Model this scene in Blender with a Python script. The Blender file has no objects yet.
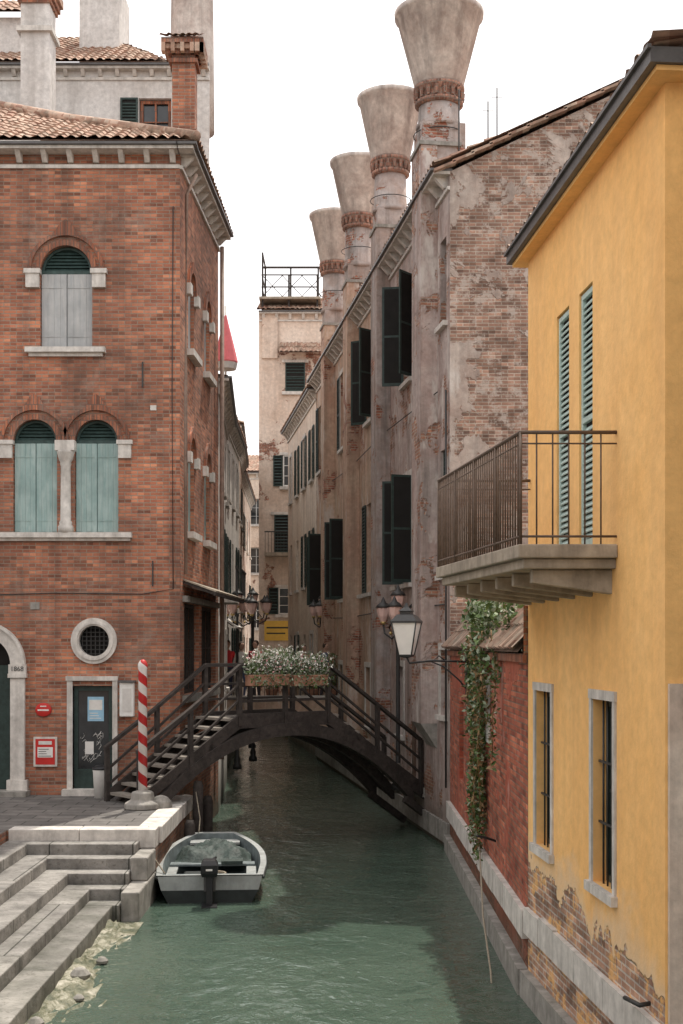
import bpy, math, random
from mathutils import Vector, Matrix
random.seed(7)
R=random.Random(11)
sc=bpy.context.scene

# ------------------------------------------------------------------ materials
class G:
    def __init__(s,name,rough=.85,spec=.3):
        s.m=bpy.data.materials.new(name); s.m.use_nodes=True
        s.nt=s.m.node_tree; s.b=s.nt.nodes['Principled BSDF']
        s.b.inputs['Roughness'].default_value=rough
        s.b.inputs['Specular IOR Level'].default_value=spec
        s._p=None;s._uv=None
    def n(s,t): return s.nt.nodes.new(t)
    def l(s,a,b): s.nt.links.new(a,b)
    def setv(s,inp,v):
        if isinstance(v,bpy.types.NodeSocket): s.l(v,inp)
        elif isinstance(v,(tuple,list)) and len(v)==3 and inp.type=='RGBA': inp.default_value=(*v,1)
        else: inp.default_value=v
    def pos(s):
        if not s._p: s._p=s.n('ShaderNodeNewGeometry').outputs['Position']
        return s._p
    def uv(s):
        if not s._uv: s._uv=s.n('ShaderNodeUVMap').outputs[0]
        return s._uv
    def sv(s,v,sc3):
        m=s.n('ShaderNodeVectorMath'); m.operation='MULTIPLY'; s.l(v,m.inputs[0]); m.inputs[1].default_value=sc3; return m.outputs[0]
    def noise(s,v,scale,det=6,rough=.6,dist=0):
        t=s.n('ShaderNodeTexNoise'); s.l(v,t.inputs['Vector']); t.inputs['Scale'].default_value=scale
        t.inputs['Detail'].default_value=min(det,5) ; t.inputs['Roughness'].default_value=rough; t.inputs['Distortion'].default_value=dist
        return t.outputs['Fac']
    def ramp(s,f,stops,interp='LINEAR'):
        r=s.n('ShaderNodeValToRGB'); s.l(f,r.inputs[0]); cr=r.color_ramp; cr.interpolation=interp
        while len(cr.elements)<len(stops): cr.elements.new(.5)
        for e,(p,c) in zip(cr.elements,stops):
            e.position=p; e.color=(c,c,c,1) if isinstance(c,(int,float)) else (*c,1)
        return r.outputs[0]
    def mix(s,f,a,b,bl='MIX'):
        m=s.n('ShaderNodeMixRGB'); m.blend_type=bl; s.setv(m.inputs[0],f); s.setv(m.inputs[1],a); s.setv(m.inputs[2],b); return m.outputs[0]
    def math(s,op,a,b=0,clamp=False):
        m=s.n('ShaderNodeMath'); m.operation=op; m.use_clamp=clamp; s.setv(m.inputs[0],a); s.setv(m.inputs[1],b); return m.outputs[0]
    def z(s):
        x=s.n('ShaderNodeSeparateXYZ'); s.l(s.pos(),x.inputs[0]); return x.outputs[2]
    def bump(s,h,st=.4,d=.02,prev=None):
        b=s.n('ShaderNodeBump'); b.inputs['Strength'].default_value=st; b.inputs['Distance'].default_value=d
        s.l(h,b.inputs['Height'])
        if prev: s.l(prev,b.inputs['Normal'])
        return b.outputs[0]
    def out(s,col,nrm=None):
        s.setv(s.b.inputs['Base Color'],col)
        if nrm: s.l(nrm,s.b.inputs['Normal'])
        return s.m
    def brick(s,c1,c2,mo,w=.25,h=.07,ms=.009,v=None):
        t=s.n('ShaderNodeTexBrick'); s.l(v or s.uv(),t.inputs['Vector'])
        s.setv(t.inputs['Color1'],c1); s.setv(t.inputs['Color2'],c2); s.setv(t.inputs['Mortar'],mo)
        t.inputs['Scale'].default_value=1; t.inputs['Brick Width'].default_value=w; t.inputs['Row Height'].default_value=h
        t.inputs['Mortar Size'].default_value=ms; t.inputs['Mortar Smooth'].default_value=.3; t.inputs['Bias'].default_value=-.1
        return t.outputs['Color'],t.outputs['Fac']
    def cell(s,w=.25,h=.07):
        # one random value per brick, aligned with the brick courses
        x=s.n('ShaderNodeSeparateXYZ'); s.l(s.uv(),x.inputs[0])
        row=s.math('FLOOR',s.math('DIVIDE',x.outputs[1],h))
        par=s.math('MULTIPLY',s.math('FLOORED_MODULO',row,2.0),.5)
        colm=s.math('FLOOR',s.math('ADD',s.math('DIVIDE',x.outputs[0],w),par))
        c=s.n('ShaderNodeCombineXYZ'); s.l(colm,c.inputs[0]); s.l(row,c.inputs[1])
        wn=s.n('ShaderNodeTexWhiteNoise'); wn.noise_dimensions='2D'; s.l(c.outputs[0],wn.inputs['Vector'])
        return wn.outputs['Value']

def damp(g,col,z0=.3,z1=1.5,c=(.05,.055,.035)):
    f=g.math('ADD',g.z(),g.math('MULTIPLY',g.noise(g.pos(),2.5,5),.9))
    mr=g.n('ShaderNodeMapRange'); g.l(f,mr.inputs[0]); mr.inputs[1].default_value=z0+.25; mr.inputs[2].default_value=z1; mr.inputs[3].default_value=.85; mr.inputs[4].default_value=0
    return g.mix(mr.outputs[0],col,c)

def M_brick(name,c1,c2,mo,dark=(.11,.07,.055),w=.25,h=.07,wet=True):
    g=G(name); bc,bf=g.brick(c1,c2,mo,w,h,.010)
    tint=g.ramp(g.cell(w,h),[(0,(.38,.36,.36)),(.18,(.75,.72,.72)),(.6,(1.05,1.02,1)),(.9,(1.4,1.35,1.25)),(1,(1.6,1.65,1.6))])
    col=g.mix(.85,bc,tint,'MULTIPLY')
    col=g.mix(g.math('MULTIPLY',bf,.75),col,mo)
    n1=g.noise(g.pos(),.5,5,.7)
    col=g.mix(g.ramp(n1,[(.40,0),(.68,.7)]),col,dark)
    n2=g.noise(g.pos(),1.1,5,.7,.5)
    col=g.mix(g.ramp(n2,[(.54,0),(.72,.42)]),col,(.42,.33,.27))
    st=g.noise(g.sv(g.pos(),(3,3,.22)),1,5)
    col=g.mix(g.ramp(st,[(.48,0),(.78,.6)]),col,(.08,.055,.045))
    if wet: col=damp(g,col)
    hgt=g.math('SUBTRACT',g.noise(g.pos(),30,3),g.math('MULTIPLY',bf,1.2))
    return g.out(col,g.bump(hgt,.7,.014))

def M_plaster(name,c1,c2,dark,scale=.6,streak=.6,peel=None,bc=((.34,.14,.09),(.25,.1,.07),(.36,.3,.25)),wet=True,zpeel=None,white=.0,pscale=.55,fine=.75):
    g=G(name,.88)
    n1=g.noise(g.pos(),scale,5,.68,.3)
    col=g.ramp(n1,[(.38,c1),(.62,c2)])
    col=g.mix(fine,col,g.ramp(g.noise(g.pos(),7,5,.7),[(.3,.68),(.7,1.2)]),'MULTIPLY')
    st=g.noise(g.sv(g.pos(),(2.6,2.6,.18)),1,5,.65)
    col=g.mix(g.ramp(st,[(.46,0),(.74,streak)]),col,dark)
    if white: col=g.mix(g.ramp(g.noise(g.sv(g.pos(),(1.3,1.3,.5)),1,5,.7),[(.55,0),(.64,white)]),col,(.60,.56,.52))
    nrm=g.bump(g.noise(g.pos(),14,5,.65),.35,.02)
    if peel is not None or zpeel is not None:
        pn=g.noise(g.pos(),pscale,5,.7,.4)
        if zpeel is not None:
            a=g.math('ADD',g.math('MULTIPLY',g.math('SUBTRACT',pn,.5),2.6),g.math('MULTIPLY',g.math('SUBTRACT',zpeel,g.z()),1.3))
            mask=g.ramp(a,[(.0,0),(.03,1)])
            halo=g.n('ShaderNodeMapRange'); g.l(a,halo.inputs[0]); halo.inputs[1].default_value=-.45; halo.inputs[2].default_value=0; halo.inputs[3].default_value=0; halo.inputs[4].default_value=.6
            col=g.mix(halo.outputs[0],col,(.68,.56,.42))
        else: mask=g.ramp(pn,[(peel,0),(peel+.02,1)])
        b,bf=g.brick(*bc,.25,.07,.012)
        b=g.mix(.8,b,g.ramp(g.cell(),[(0,.5),(.3,.85),(.8,1.15),(1,1.6)]),'MULTIPLY')
        b=g.mix(.8,b,g.ramp(g.noise(g.pos(),1.6,5,.7),[(.3,(.5,.45,.43)),(.7,(1.4,1.35,1.3))]),'MULTIPLY')
        b=g.mix(g.ramp(g.noise(g.pos(),3.2,5,.75),[(.53,0),(.6,.75)]),b,tuple(x*.9 for x in c1))
        col=g.mix(mask,col,b)
        hh=g.math('SUBTRACT',1,g.math('ADD',mask,g.math('MULTIPLY',g.math('MULTIPLY',bf,mask),.7)))
        nrm=g.bump(hh,.7,.02,nrm)
    if wet: col=damp(g,col)
    return g.out(col,nrm)

def M_simple(name,c,rough=.7,var=.25,scale=8,bump=.2,spec=.3,metal=0,streak=0,dark=(.05,.045,.04),bd=.005):
    g=G(name,rough,spec); g.b.inputs['Metallic'].default_value=metal
    n=g.noise(g.pos(),scale,5,.65)
    col=g.mix(1,c,g.ramp(n,[(.3,1-var),(.7,1+var)]),'MULTIPLY')
    if streak:
        col=g.mix(g.ramp(g.noise(g.sv(g.pos(),(5,5,.7)),1,5,.7),[(.45,0),(.75,streak)]),col,dark)
    return g.out(col,g.bump(n,bump,bd))

def M_wood(name,c1,c2,axis=(12,12,1.2),rough=.75):
    g=G(name,rough,.25)
    n=g.noise(g.sv(g.pos(),axis),1,5,.7,.6)
    n2=g.noise(g.pos(),1.8,5)
    col=g.mix(g.ramp(n2,[(.4,0),(.7,.5)]),g.ramp(n,[(.3,c1),(.7,c2)]),tuple(x*.55 for x in c1))
    return g.out(col,g.bump(n,.5,.006))

def M_roof(name,k=1.0,mud=.7):
    g=G(name,.9)
    w=g.n('ShaderNodeTexVoronoi'); g.l(g.sv(g.uv(),(5.5,2.8,1)),w.inputs['Vector']); w.inputs['Scale'].default_value=1
    col=g.ramp(w.outputs['Color'],[(.1,(.28*k,.15*k,.11*k)),(.45,(.42*k,.26*k,.19*k)),(.9,(.55*k,.42*k,.33*k))])
    col=g.mix(g.ramp(g.noise(g.pos(),3,5,.7),[(.42,0),(.66,mud)]),col,(.15,.13,.1))
    return g.out(col,g.bump(g.noise(g.pos(),25,4),.3,.01))

mt={}
mt['brick']=M_brick('weathered_brick',(.47,.19,.11),(.33,.125,.08),(.34,.26,.20))
mt['brickmould']=M_brick('moulded_brick',(.42,.16,.09),(.28,.10,.06),(.2,.13,.1),w=.07,h=.3,wet=False)
mt['stone']=M_simple('istrian_stone',(.60,.57,.53),.75,.22,6,.4,streak=.5,dark=(.18,.16,.14))
mt['stonedark']=M_simple('stained_stone',(.30,.285,.26),.8,.35,4,.5,streak=.6,dark=(.07,.07,.055),bd=.02)
mt['roof']=M_roof('terracotta_tiles')
mt['roofold']=M_roof('old_stained_tiles',.62,.9)
mt['teal']=M_wood('faded_teal_wood',(.24,.37,.36),(.43,.53,.51))
mt['palewood']=M_wood('faded_grey_wood',(.36,.38,.39),(.50,.50,.49))
mt['green']=M_simple('dark_green_paint',(.03,.05,.045),.5,.35,10,.2)
mt['louvregreen']=M_simple('green_louvre_paint',(.04,.07,.065),.55,.35,10,.2)
mt['shuttergreen']=M_simple('pale_green_louvre',(.44,.56,.52),.5,.15,10,.15)
mt['dark']=M_simple('dark_interior',(.018,.017,.016),.9,.2,3,.1)
mt['bridgewood']=M_wood('bridge_timber',(.028,.024,.022),(.075,.062,.055),(9,9,9))
mt['treadwood']=M_wood('bridge_tread',(.20,.175,.15),(.34,.31,.27),(3,3,3))
mt['iron']=M_simple('wrought_iron',(.03,.03,.03),.5,.3,20,.2,.5)
mt['balciron']=M_simple('brown_iron',(.11,.075,.055),.6,.3,20,.2,.4)
mt['beton']=M_simple('grey_concrete',(.34,.29,.23),.85,.28,5,.5,streak=.5,bd=.012)
mt['gutter']=M_simple('gutter_metal',(.09,.085,.085),.45,.25,6,.1,.5)
mt['white']=M_simple('white_paint',(.72,.71,.68),.5,.1,6,.1)
mt['red']=M_simple('red_paint',(.50,.03,.025),.45,.15,6,.1)
mt['paleblue']=M_simple('blue_notice',(.30,.52,.68),.5,.1,6,.05)
mt['black']=M_simple('black_plastic',(.02,.02,.022),.4,.2,10,.1)
mt['milk']=M_simple('milky_glass',(.82,.80,.76),.25,.06,3,.0,.5)
mt['pinkglass']=M_simple('pink_glass',(.66,.45,.40),.2,.1,3,.0,.6)
mt['gold']=M_simple('gilded_metal',(.50,.36,.15),.4,.2,12,.1,.6,.6)
mt['terracotta']=M_simple('terracotta_pot',(.34,.18,.12),.85,.2,8,.3)
mt['pinkcloth']=M_simple('pink_cloth',(.78,.20,.22),.8,.12,5,.2)
mt['clothwhite']=M_simple('cloth_white',(.6,.58,.55),.85,.1,10,.3)
mt['skin']=M_simple('skin',(.52,.32,.24),.6,.08,8,.05)
mt['hair']=M_simple('hair',(.06,.04,.03),.7,.3,30,.3)
mt['hull']=M_simple('boat_grey_gelcoat',(.33,.35,.345),.45,.22,4,.1,.5,streak=.6,dark=(.13,.13,.11))
mt['hullin']=M_simple('boat_grey_interior',(.15,.18,.185),.6,.4,5,.2)
mt['hulldark']=M_simple('boat_dark_bottom',(.025,.03,.03),.5,.3,5,.1)
mt['tarp']=M_simple('green_tarp',(.035,.052,.047),.6,.5,7,.7,bd=.04)
mt['rope']=M_simple('rope',(.30,.26,.2),.9,.3,40,.4)
mt['signyellow']=M_simple('yellow_sign_paint',(.78,.50,.10),.5,.08,6,.05)
mt['pipe']=M_simple('old_downpipe',(.28,.2,.16),.6,.3,6,.2,.4)

def glass():
    g=G('window_glass',.08,.6)
    return g.out(g.ramp(g.noise(g.pos(),1.5,3),[(.3,(.012,.014,.016)),(.7,(.05,.055,.06))]),g.bump(g.noise(g.pos(),3,2),.15,.02))
mt['glass']=glass()
mt['yellow']=M_plaster('ochre_yellow_plaster',(.90,.51,.18),(.95,.58,.235),(.68,.37,.15),.35,.38,zpeel=1.42,wet=False,bc=((.46,.28,.20),(.34,.20,.14),(.5,.45,.4)),fine=.4)
mt['yellowfront']=M_plaster('ochre_front_plaster',(.88,.51,.19),(.94,.57,.22),(.7,.42,.16),.35,.28,wet=False,fine=.4)
mt['redwall']=M_plaster('red_plaster_wall',(.36,.085,.05),(.43,.14,.09),(.15,.06,.045),.8,.6,peel=.47,bc=((.46,.155,.09),(.30,.085,.06),(.26,.16,.12)),white=.35)
mt['pinkgrey']=M_plaster('pink_grey_plaster',(.50,.43,.40),(.38,.28,.25),(.11,.09,.08),.7,.8,peel=.555,bc=((.36,.19,.13),(.26,.13,.09),(.36,.3,.25)),white=.8,pscale=.9)
mt['gable']=M_plaster('weathered_gable',(.50,.43,.38),(.36,.28,.24),(.13,.11,.1),.9,.7,peel=.475,bc=((.33,.20,.15),(.20,.13,.105),(.38,.32,.27)),white=.7,pscale=.75)
mt['ochrewall']=M_plaster('peeling_ochre_plaster',(.55,.41,.31),(.48,.31,.23),(.16,.12,.09),.6,.75,peel=.57,white=.7,pscale=.8)
mt['beige']=M_plaster('beige_plaster',(.76,.66,.56),(.66,.53,.43),(.3,.22,.18),.5,.45,peel=.66)
mt['greyplaster']=M_plaster('pale_grey_plaster',(.68,.66,.64),(.58,.55,.52),(.28,.25,.23),.6,.5,wet=False)
mt['tower']=M_plaster('tower_plaster',(.72,.61,.52),(.60,.47,.38),(.3,.24,.2),.6,.5,peel=.57)
mt['cone']=M_plaster('chimney_plaster',(.66,.60,.55),(.46,.38,.34),(.18,.15,.14),1.4,.85,wet=False,white=.4)
mt['shaft']=M_plaster('chimney_shaft_plaster',(.44,.39,.37),(.37,.28,.24),(.09,.08,.07),1.2,.9,peel=.57,wet=False,pscale=1.0)
mt['whitewall']=M_plaster('whitewash',(.72,.69,.65),(.62,.58,.54),(.25,.24,.22),.6,.45)
mt['band']=M_brick('chimney_band_brick',(.38,.20,.15),(.27,.14,.10),(.3,.24,.2),w=.1,h=.1,wet=False)

def M_paving():
    g=G('trachyte_paving',.8)
    b,f=g.brick((.17,.16,.15),(.11,.105,.10),(.04,.038,.035),.7,.38,.012)
    col=g.mix(.8,b,g.ramp(g.noise(g.pos(),3,5,.7),[(.3,.6),(.7,1.35)]),'MULTIPLY')
    return g.out(col,g.bump(g.math('SUBTRACT',g.noise(g.pos(),9,5),f),.5,.015))
mt['paving']=M_paving()
def M_steps():
    g=G('stone_step',.75)
    b,f=g.brick((.32,.305,.28),(.23,.22,.205),(.07,.07,.06),1.3,3.0,.012)
    col=g.mix(.9,b,g.ramp(g.noise(g.pos(),2.4,5,.7),[(.3,.4),(.7,1.35)]),'MULTIPLY')
    col=g.mix(g.ramp(g.noise(g.pos(),14,4,.7),[(.56,0),(.66,.55)]),col,(.08,.075,.06))
    col=damp(g,col,-.05,.95,(.045,.052,.03))
    return g.out(col,g.bump(g.math('SUBTRACT',g.noise(g.pos(),9,5,.7),f),.7,.025))
mt['step']=M_steps()
def M_algae():
    g=G('wet_ledge',.35,.5)
    col=g.ramp(g.noise(g.pos(),3.2,5,.75,.8),[(.36,(.045,.06,.03)),(.5,(.16,.16,.10)),(.62,(.42,.40,.32)),(.75,(.6,.57,.5))])
    return g.out(col,g.bump(g.noise(g.pos(),6,5,.7),.9,.06))
mt['algae']=M_algae()
def M_water():
    g=G('canal_water_mat',.03,.5); g.b.inputs['IOR'].default_value=1.45
    P=g.sv(g.pos(),(1,.8,1))
    a=g.noise(P,1.4,2,.5,.6); b=g.noise(P,5.5,3,.6,1.0); c=g.noise(P,.5,1)
    h=g.math('ADD',g.math('MULTIPLY',a,1.0),g.math('MULTIPLY',b,.42))
    h=g.math('ADD',h,g.math('MULTIPLY',c,.8))
    col=g.ramp(g.noise(P,.3,4,.6),[(.3,(.050,.082,.062)),(.7,(.078,.115,.088))])
    return g.out(col,g.bump(h,.65,.085))
mt['water']=M_water()
def M_leaf(name,c1,c2):
    g=G(name,.55,.3)
    return g.out(g.ramp(g.noise(g.pos(),5,3),[(.35,c1),(.65,c2)]))
mt['leaf']=M_leaf('leaf_green',(.035,.075,.02),(.12,.18,.05))
mt['leafgrey']=M_leaf('leaf_greygreen',(.14,.19,.12),(.32,.36,.26))
mt['leafdry']=M_leaf('leaf_dry',(.22,.13,.06),(.3,.2,.1))
mt['flower']=M_leaf('white_flower',(.66,.64,.58),(.8,.77,.72))
mt['flowerpink']=M_leaf('pink_flower',(.6,.2,.25),(.7,.4,.4))
def M_stripe():
    g=G('spiral_stripes',.45,.4)
    s=g.n('ShaderNodeSeparateXYZ'); tc=g.n('ShaderNodeTexCoord'); g.l(tc.outputs['Object'],s.inputs[0])
    an=g.math('DIVIDE',g.math('ARCTAN2',s.outputs[1],s.outputs[0]),2*math.pi)
    f=g.math('FRACT',g.math('ADD',g.math('DIVIDE',s.outputs[2],.36),an))
    col=g.ramp(f,[(0,(.52,.03,.03)),(.5,(.75,.71,.68))],'CONSTANT')
    col=g.mix(.6,col,g.ramp(g.noise(g.pos(),9,5),[(.3,.75),(.7,1.1)]),'MULTIPLY')
    return g.out(col)
mt['stripe']=M_stripe()

# ------------------------------------------------------------------ mesh builder
class B:
    def __init__(s): s.v=[];s.f=[];s.m=[];s.sm=[];s.mats=[]
    def mi(s,k):
        if k not in s.mats: s.mats.append(k)
        return s.mats.index(k)
    def face(s,pts,m,smooth=False):
        i=len(s.v); s.v+= [tuple(p) for p in pts]; s.f.append(tuple(range(i,i+len(pts)))); s.m.append(s.mi(m)); s.sm.append(smooth)
    def mesh(s,vs,fs,m,smooth=False):
        i=len(s.v); s.v+=[tuple(p) for p in vs]; k=s.mi(m)
        for f in fs: s.f.append(tuple(i+j for j in f)); s.m.append(k); s.sm.append(smooth)
    def hexa(s,p,m):
        s.mesh(p,[(0,3,2,1),(4,5,6,7),(0,1,5,4),(1,2,6,5),(2,3,7,6),(3,0,4,7)],m)
    def box(s,F,u0,u1,z0,z1,d0,d1,m):
        s.hexa([F(u0,z0,d0),F(u0,z0,d1),F(u1,z0,d1),F(u1,z0,d0),F(u0,z1,d0),F(u0,z1,d1),F(u1,z1,d1),F(u1,z1,d0)],m)
    def wb(s,x0,x1,y0,y1,z0,z1,m):
        s.hexa([(x0,y0,z0),(x1,y0,z0),(x1,y1,z0),(x0,y1,z0),(x0,y0,z1),(x1,y0,z1),(x1,y1,z1),(x0,y1,z1)],m)
    def lathe(s,c,prof,m,seg=24,smooth=True,rot=0,cap=True):
        vs=[];fs=[]
        for r,z in prof:
            for i in range(seg):
                a=rot+2*math.pi*i/seg; vs.append((c[0]+r*math.cos(a),c[1]+r*math.sin(a),c[2]+z))
        for j in range(len(prof)-1):
            for i in range(seg):
                k=(i+1)%seg; fs.append((j*seg+i,j*seg+k,(j+1)*seg+k,(j+1)*seg+i))
        if cap: fs.append(tuple(range(seg-1,-1,-1))); fs.append(tuple((len(prof)-1)*seg+i for i in range(seg)))
        s.mesh(vs,fs,m,smooth)
    def tube(s,pts,r,m,seg=8):
        pts=[Vector(p) for p in pts]; vs=[];fs=[]
        for i,p in enumerate(pts):
            t=(pts[min(i+1,len(pts)-1)]-pts[max(i-1,0)]).normalized()
            a=t.cross(Vector((0,0,1)))
            if a.length<.05: a=t.cross(Vector((1,0,0)))
            a.normalize(); b=t.cross(a).normalized()
            rr=r[i] if isinstance(r,(list,tuple)) else r
            for k in range(seg):
                an=2*math.pi*k/seg; vs.append(p+a*rr*math.cos(an)+b*rr*math.sin(an))
        for i in range(len(pts)-1):
            for k in range(seg):
                l=(k+1)%seg; fs.append((i*seg+k,i*seg+l,(i+1)*seg+l,(i+1)*seg+k))
        fs.append(tuple(range(seg-1,-1,-1))); fs.append(tuple((len(pts)-1)*seg+k for k in range(seg)))
        s.mesh(vs,fs,m,True)
    def beam(s,p,q,w,h,m):
        p=Vector(p);q=Vector(q);t=(q-p).normalized(); a=t.cross(Vector((0,0,1)))
        if a.length<.02: a=Vector((1,0,0))
        a.normalize(); b=a.cross(t).normalized(); a*=w/2;b*=h/2
        s.hexa([p-a-b,p+a-b,q+a-b,q-a-b,p-a+b,p+a+b,q+a+b,q-a+b],m)
    def leaves(s,c,rad,n,size,mats,rr=R):
        for _ in range(n):
            while 1:
                q=[rr.uniform(-1,1) for _ in range(3)]
                if q[0]**2+q[1]**2+q[2]**2<1: break
            p=Vector((c[0]+q[0]*rad[0],c[1]+q[1]*rad[1],c[2]+q[2]*rad[2]))
            s.leaf(p,size*rr.uniform(.6,1.3),rr.choice(mats),rr)
    def leaf(s,p,z,m,rr=R):
        a=Vector((rr.gauss(0,1),rr.gauss(0,1),rr.gauss(0,1))).normalized()
        b=a.cross(Vector((rr.gauss(0,1),rr.gauss(0,1),rr.gauss(0,1)))).normalized()
        s.face([p-a*z,p-b*z*.45+a*z*.1,p+a*z,p+b*z*.45+a*z*.1],m)
    def obj(s,name,parent=None,bevel=0,origin=None):
        me=bpy.data.meshes.new(name); o=origin or (0,0,0)
        vs=[(a-o[0],b-o[1],c-o[2]) for a,b,c in s.v]
        me.from_pydata(vs,[],s.f)
        for k in s.mats: me.materials.append(mt[k])
        me.polygons.foreach_set('material_index',s.m); me.polygons.foreach_set('use_smooth',s.sm)
        uvl=me.uv_layers.new(name='UVMap'); me.update()
        for p in me.polygons:
            n=p.normal
            if abs(n.z)>.8:
                for li in p.loop_indices:
                    v=me.vertices[me.loops[li].vertex_index].co; uvl.data[li].uv=(v.x+o[0],v.y+o[1])
            else:
                t=Vector((-n.y,n.x,0)).normalized()
                if t.x+t.y*.9<0: t=-t
                for li in p.loop_indices:
                    v=me.vertices[me.loops[li].vertex_index].co; uvl.data[li].uv=(t.x*(v.x+o[0])+t.y*(v.y+o[1]),v.z+o[2])
        ob=bpy.data.objects.new(name,me); ob.location=o; sc.collection.objects.link(ob)
        if bevel:
            md=ob.modifiers.new('Bevel','BEVEL'); md.width=bevel; md.segments=2; md.limit_method='ANGLE'
        if parent: ob.parent=parent
        return ob
class Thing:
    def __init__(s,name): s.name=name; s.parts={}
    def __getitem__(s,k):
        if k not in s.parts: s.parts[k]=B()
        return s.parts[k]
    def done(s,bevels={}):
        e=bpy.data.objects.new(s.name,None); sc.collection.objects.link(e)
        for k,b in s.parts.items(): b.obj(k,e,bevels.get(k,0))
        s.e=e; return e
class Frame:
    def __init__(s,p,q):
        s.o=Vector((p[0],p[1])); d=Vector((q[0]-p[0],q[1]-p[1])); s.L=d.length; s.d=d.normalized(); s.n=Vector((s.d.y,-s.d.x))
    def __call__(s,u,z,d=0):
        r=s.o+s.d*u+s.n*d; return (r.x,r.y,z)
    def uy(s,y): return (y-s.o.y)/s.d.y
    def ux(s,x): return (x-s.o.x)/s.d.x

def wall(b,F,z0,z1,ops,mat,depth=.22,back=None,L0=0,L1=None,backb=None):
    L1=F.L if L1 is None else L1
    us=sorted({L0,L1}|{o[0] for o in ops}|{o[1] for o in ops}); us=[u for u in us if L0<=u<=L1]
    zs=sorted({z0,z1}|{o[2] for o in ops}|{(o[3]+(o[1]-o[0])/2 if len(o)>4 and o[4] else o[3]) for o in ops})
    def inside(u,z):
        for o in ops:
            top=o[3]+(o[1]-o[0])/2 if len(o)>4 and o[4] else o[3]
            if o[0]<u<o[1] and o[2]<z<top: return True
    for i in range(len(us)-1):
        for j in range(len(zs)-1):
            if not inside((us[i]+us[i+1])/2,(zs[j]+zs[j+1])/2):
                b.face([F(us[i],zs[j]),F(us[i+1],zs[j]),F(us[i+1],zs[j+1]),F(us[i],zs[j+1])],mat)
    for o in ops:
        u0,u1,a,c=o[:4]; arch=len(o)>4 and o[4]
        b.face([F(u0,a),F(u0,a,-depth),F(u0,c,-depth),F(u0,c)],mat)
        b.face([F(u1,a),F(u1,a,-depth),F(u1,c,-depth),F(u1,c)],mat)
        b.face([F(u0,a),F(u1,a),F(u1,a,-depth),F(u0,a,-depth)],mat)
        if not arch: b.face([F(u0,c),F(u1,c),F(u1,c,-depth),F(u0,c,-depth)],mat)
        else:
            r=(u1-u0)/2; uc=(u0+u1)/2; N=16
            P=[(uc-r*math.cos(math.pi*k/N),c+r*math.sin(math.pi*k/N)) for k in range(N+1)]
            for k in range(N):
                p,q=P[k],P[k+1]; cor=(u0,c+r) if k<N/2 else (u1,c+r)
                b.face([F(*cor),F(*p),F(*q)],mat)
                b.face([F(*p),F(*q),F(q[0],q[1],-depth),F(p[0],p[1],-depth)],mat)
            c=c+r
        (backb or b).face([F(u0,a,-depth+.004),F(u1,a,-depth+.004),F(u1,c,-depth+.004),F(u0,c,-depth+.004)],back or 'glass')

def archband(b,F,uc,zs,r0,r1,d0,d1,m,tip=0,N=28,a0=0,a1=math.pi):
    pr=[]
    for k in range(N+1):
        t=a0+(a1-a0)*k/N; ro=r1+tip*math.exp(-((t-math.pi/2)/.2)**2)
        pr.append((uc-r0*math.cos(t),zs+r0*math.sin(t),uc-ro*math.cos(t),zs+ro*math.sin(t)))
    for k in range(N):
        a,c=pr[k],pr[k+1]
        b.face([F(a[0],a[1],d1),F(c[0],c[1],d1),F(c[2],c[3],d1),F(a[2],a[3],d1)],m)
        b.face([F(a[2],a[3],d1),F(c[2],c[3],d1),F(c[2],c[3],d0),F(a[2],a[3],d0)],m)
        b.face([F(a[0],a[1],d1),F(c[0],c[1],d1),F(c[0],c[1],d0),F(a[0],a[1],d0)],m)

def louvre(b,F,u0,u1,z0,z1,d,m,pitch=.07,th=.035,fr=.05):
    b.box(F,u0,u0+fr,z0,z1,d,d+th,m); b.box(F,u1-fr,u1,z0,z1,d,d+th,m)
    b.box(F,u0+fr,u1-fr,z0,z0+fr*1.4,d,d+th,m); b.box(F,u0+fr,u1-fr,z1-fr,z1,d,d+th,m)
    zm=(z0+z1)/2; b.box(F,u0+fr,u1-fr,zm-fr/2,zm+fr/2,d,d+th,m)
    z=z0+fr*1.4+pitch/2
    while z<z1-fr-pitch/2:
        if abs(z-zm)>fr/2+pitch*.4:
            b.hexa([F(u0+fr,z-.022,d+th*.8),F(u0+fr,z-.012,d+th*.95),F(u1-fr,z-.012,d+th*.95),F(u1-fr,z-.022,d+th*.8),
                    F(u0+fr,z+.025,d+.002),F(u0+fr,z+.035,d+.006),F(u1-fr,z+.035,d+.006),F(u1-fr,z+.025,d+.002)],m)
        z+=pitch
    b.face([F(u0+fr,z0,d+.001),F(u1-fr,z0,d+.001),F(u1-fr,z1,d+.001),F(u0+fr,z1,d+.001)],'dark')

def sash(b,F,u0,u1,z0,z1,d,m='white',cols=2,rows=3,fr=.05):
    b.box(F,u0,u0+fr,z0,z1,d,d+.05,m); b.box(F,u1-fr,u1,z0,z1,d,d+.05,m)
    b.box(F,u0+fr,u1-fr,z0,z0+fr,d,d+.05,m); b.box(F,u0+fr,u1-fr,z1-fr,z1,d,d+.05,m)
    for i in range(1,cols):
        u=u0+(u1-u0)*i/cols; b.box(F,u-.025,u+.025,z0+fr,z1-fr,d,d+.045,m)
    for i in range(1,rows):
        z=z0+(z1-z0)*i/rows; b.box(F,u0+fr,u1-fr,z-.014,z+.014,d,d+.035,m)

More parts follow.
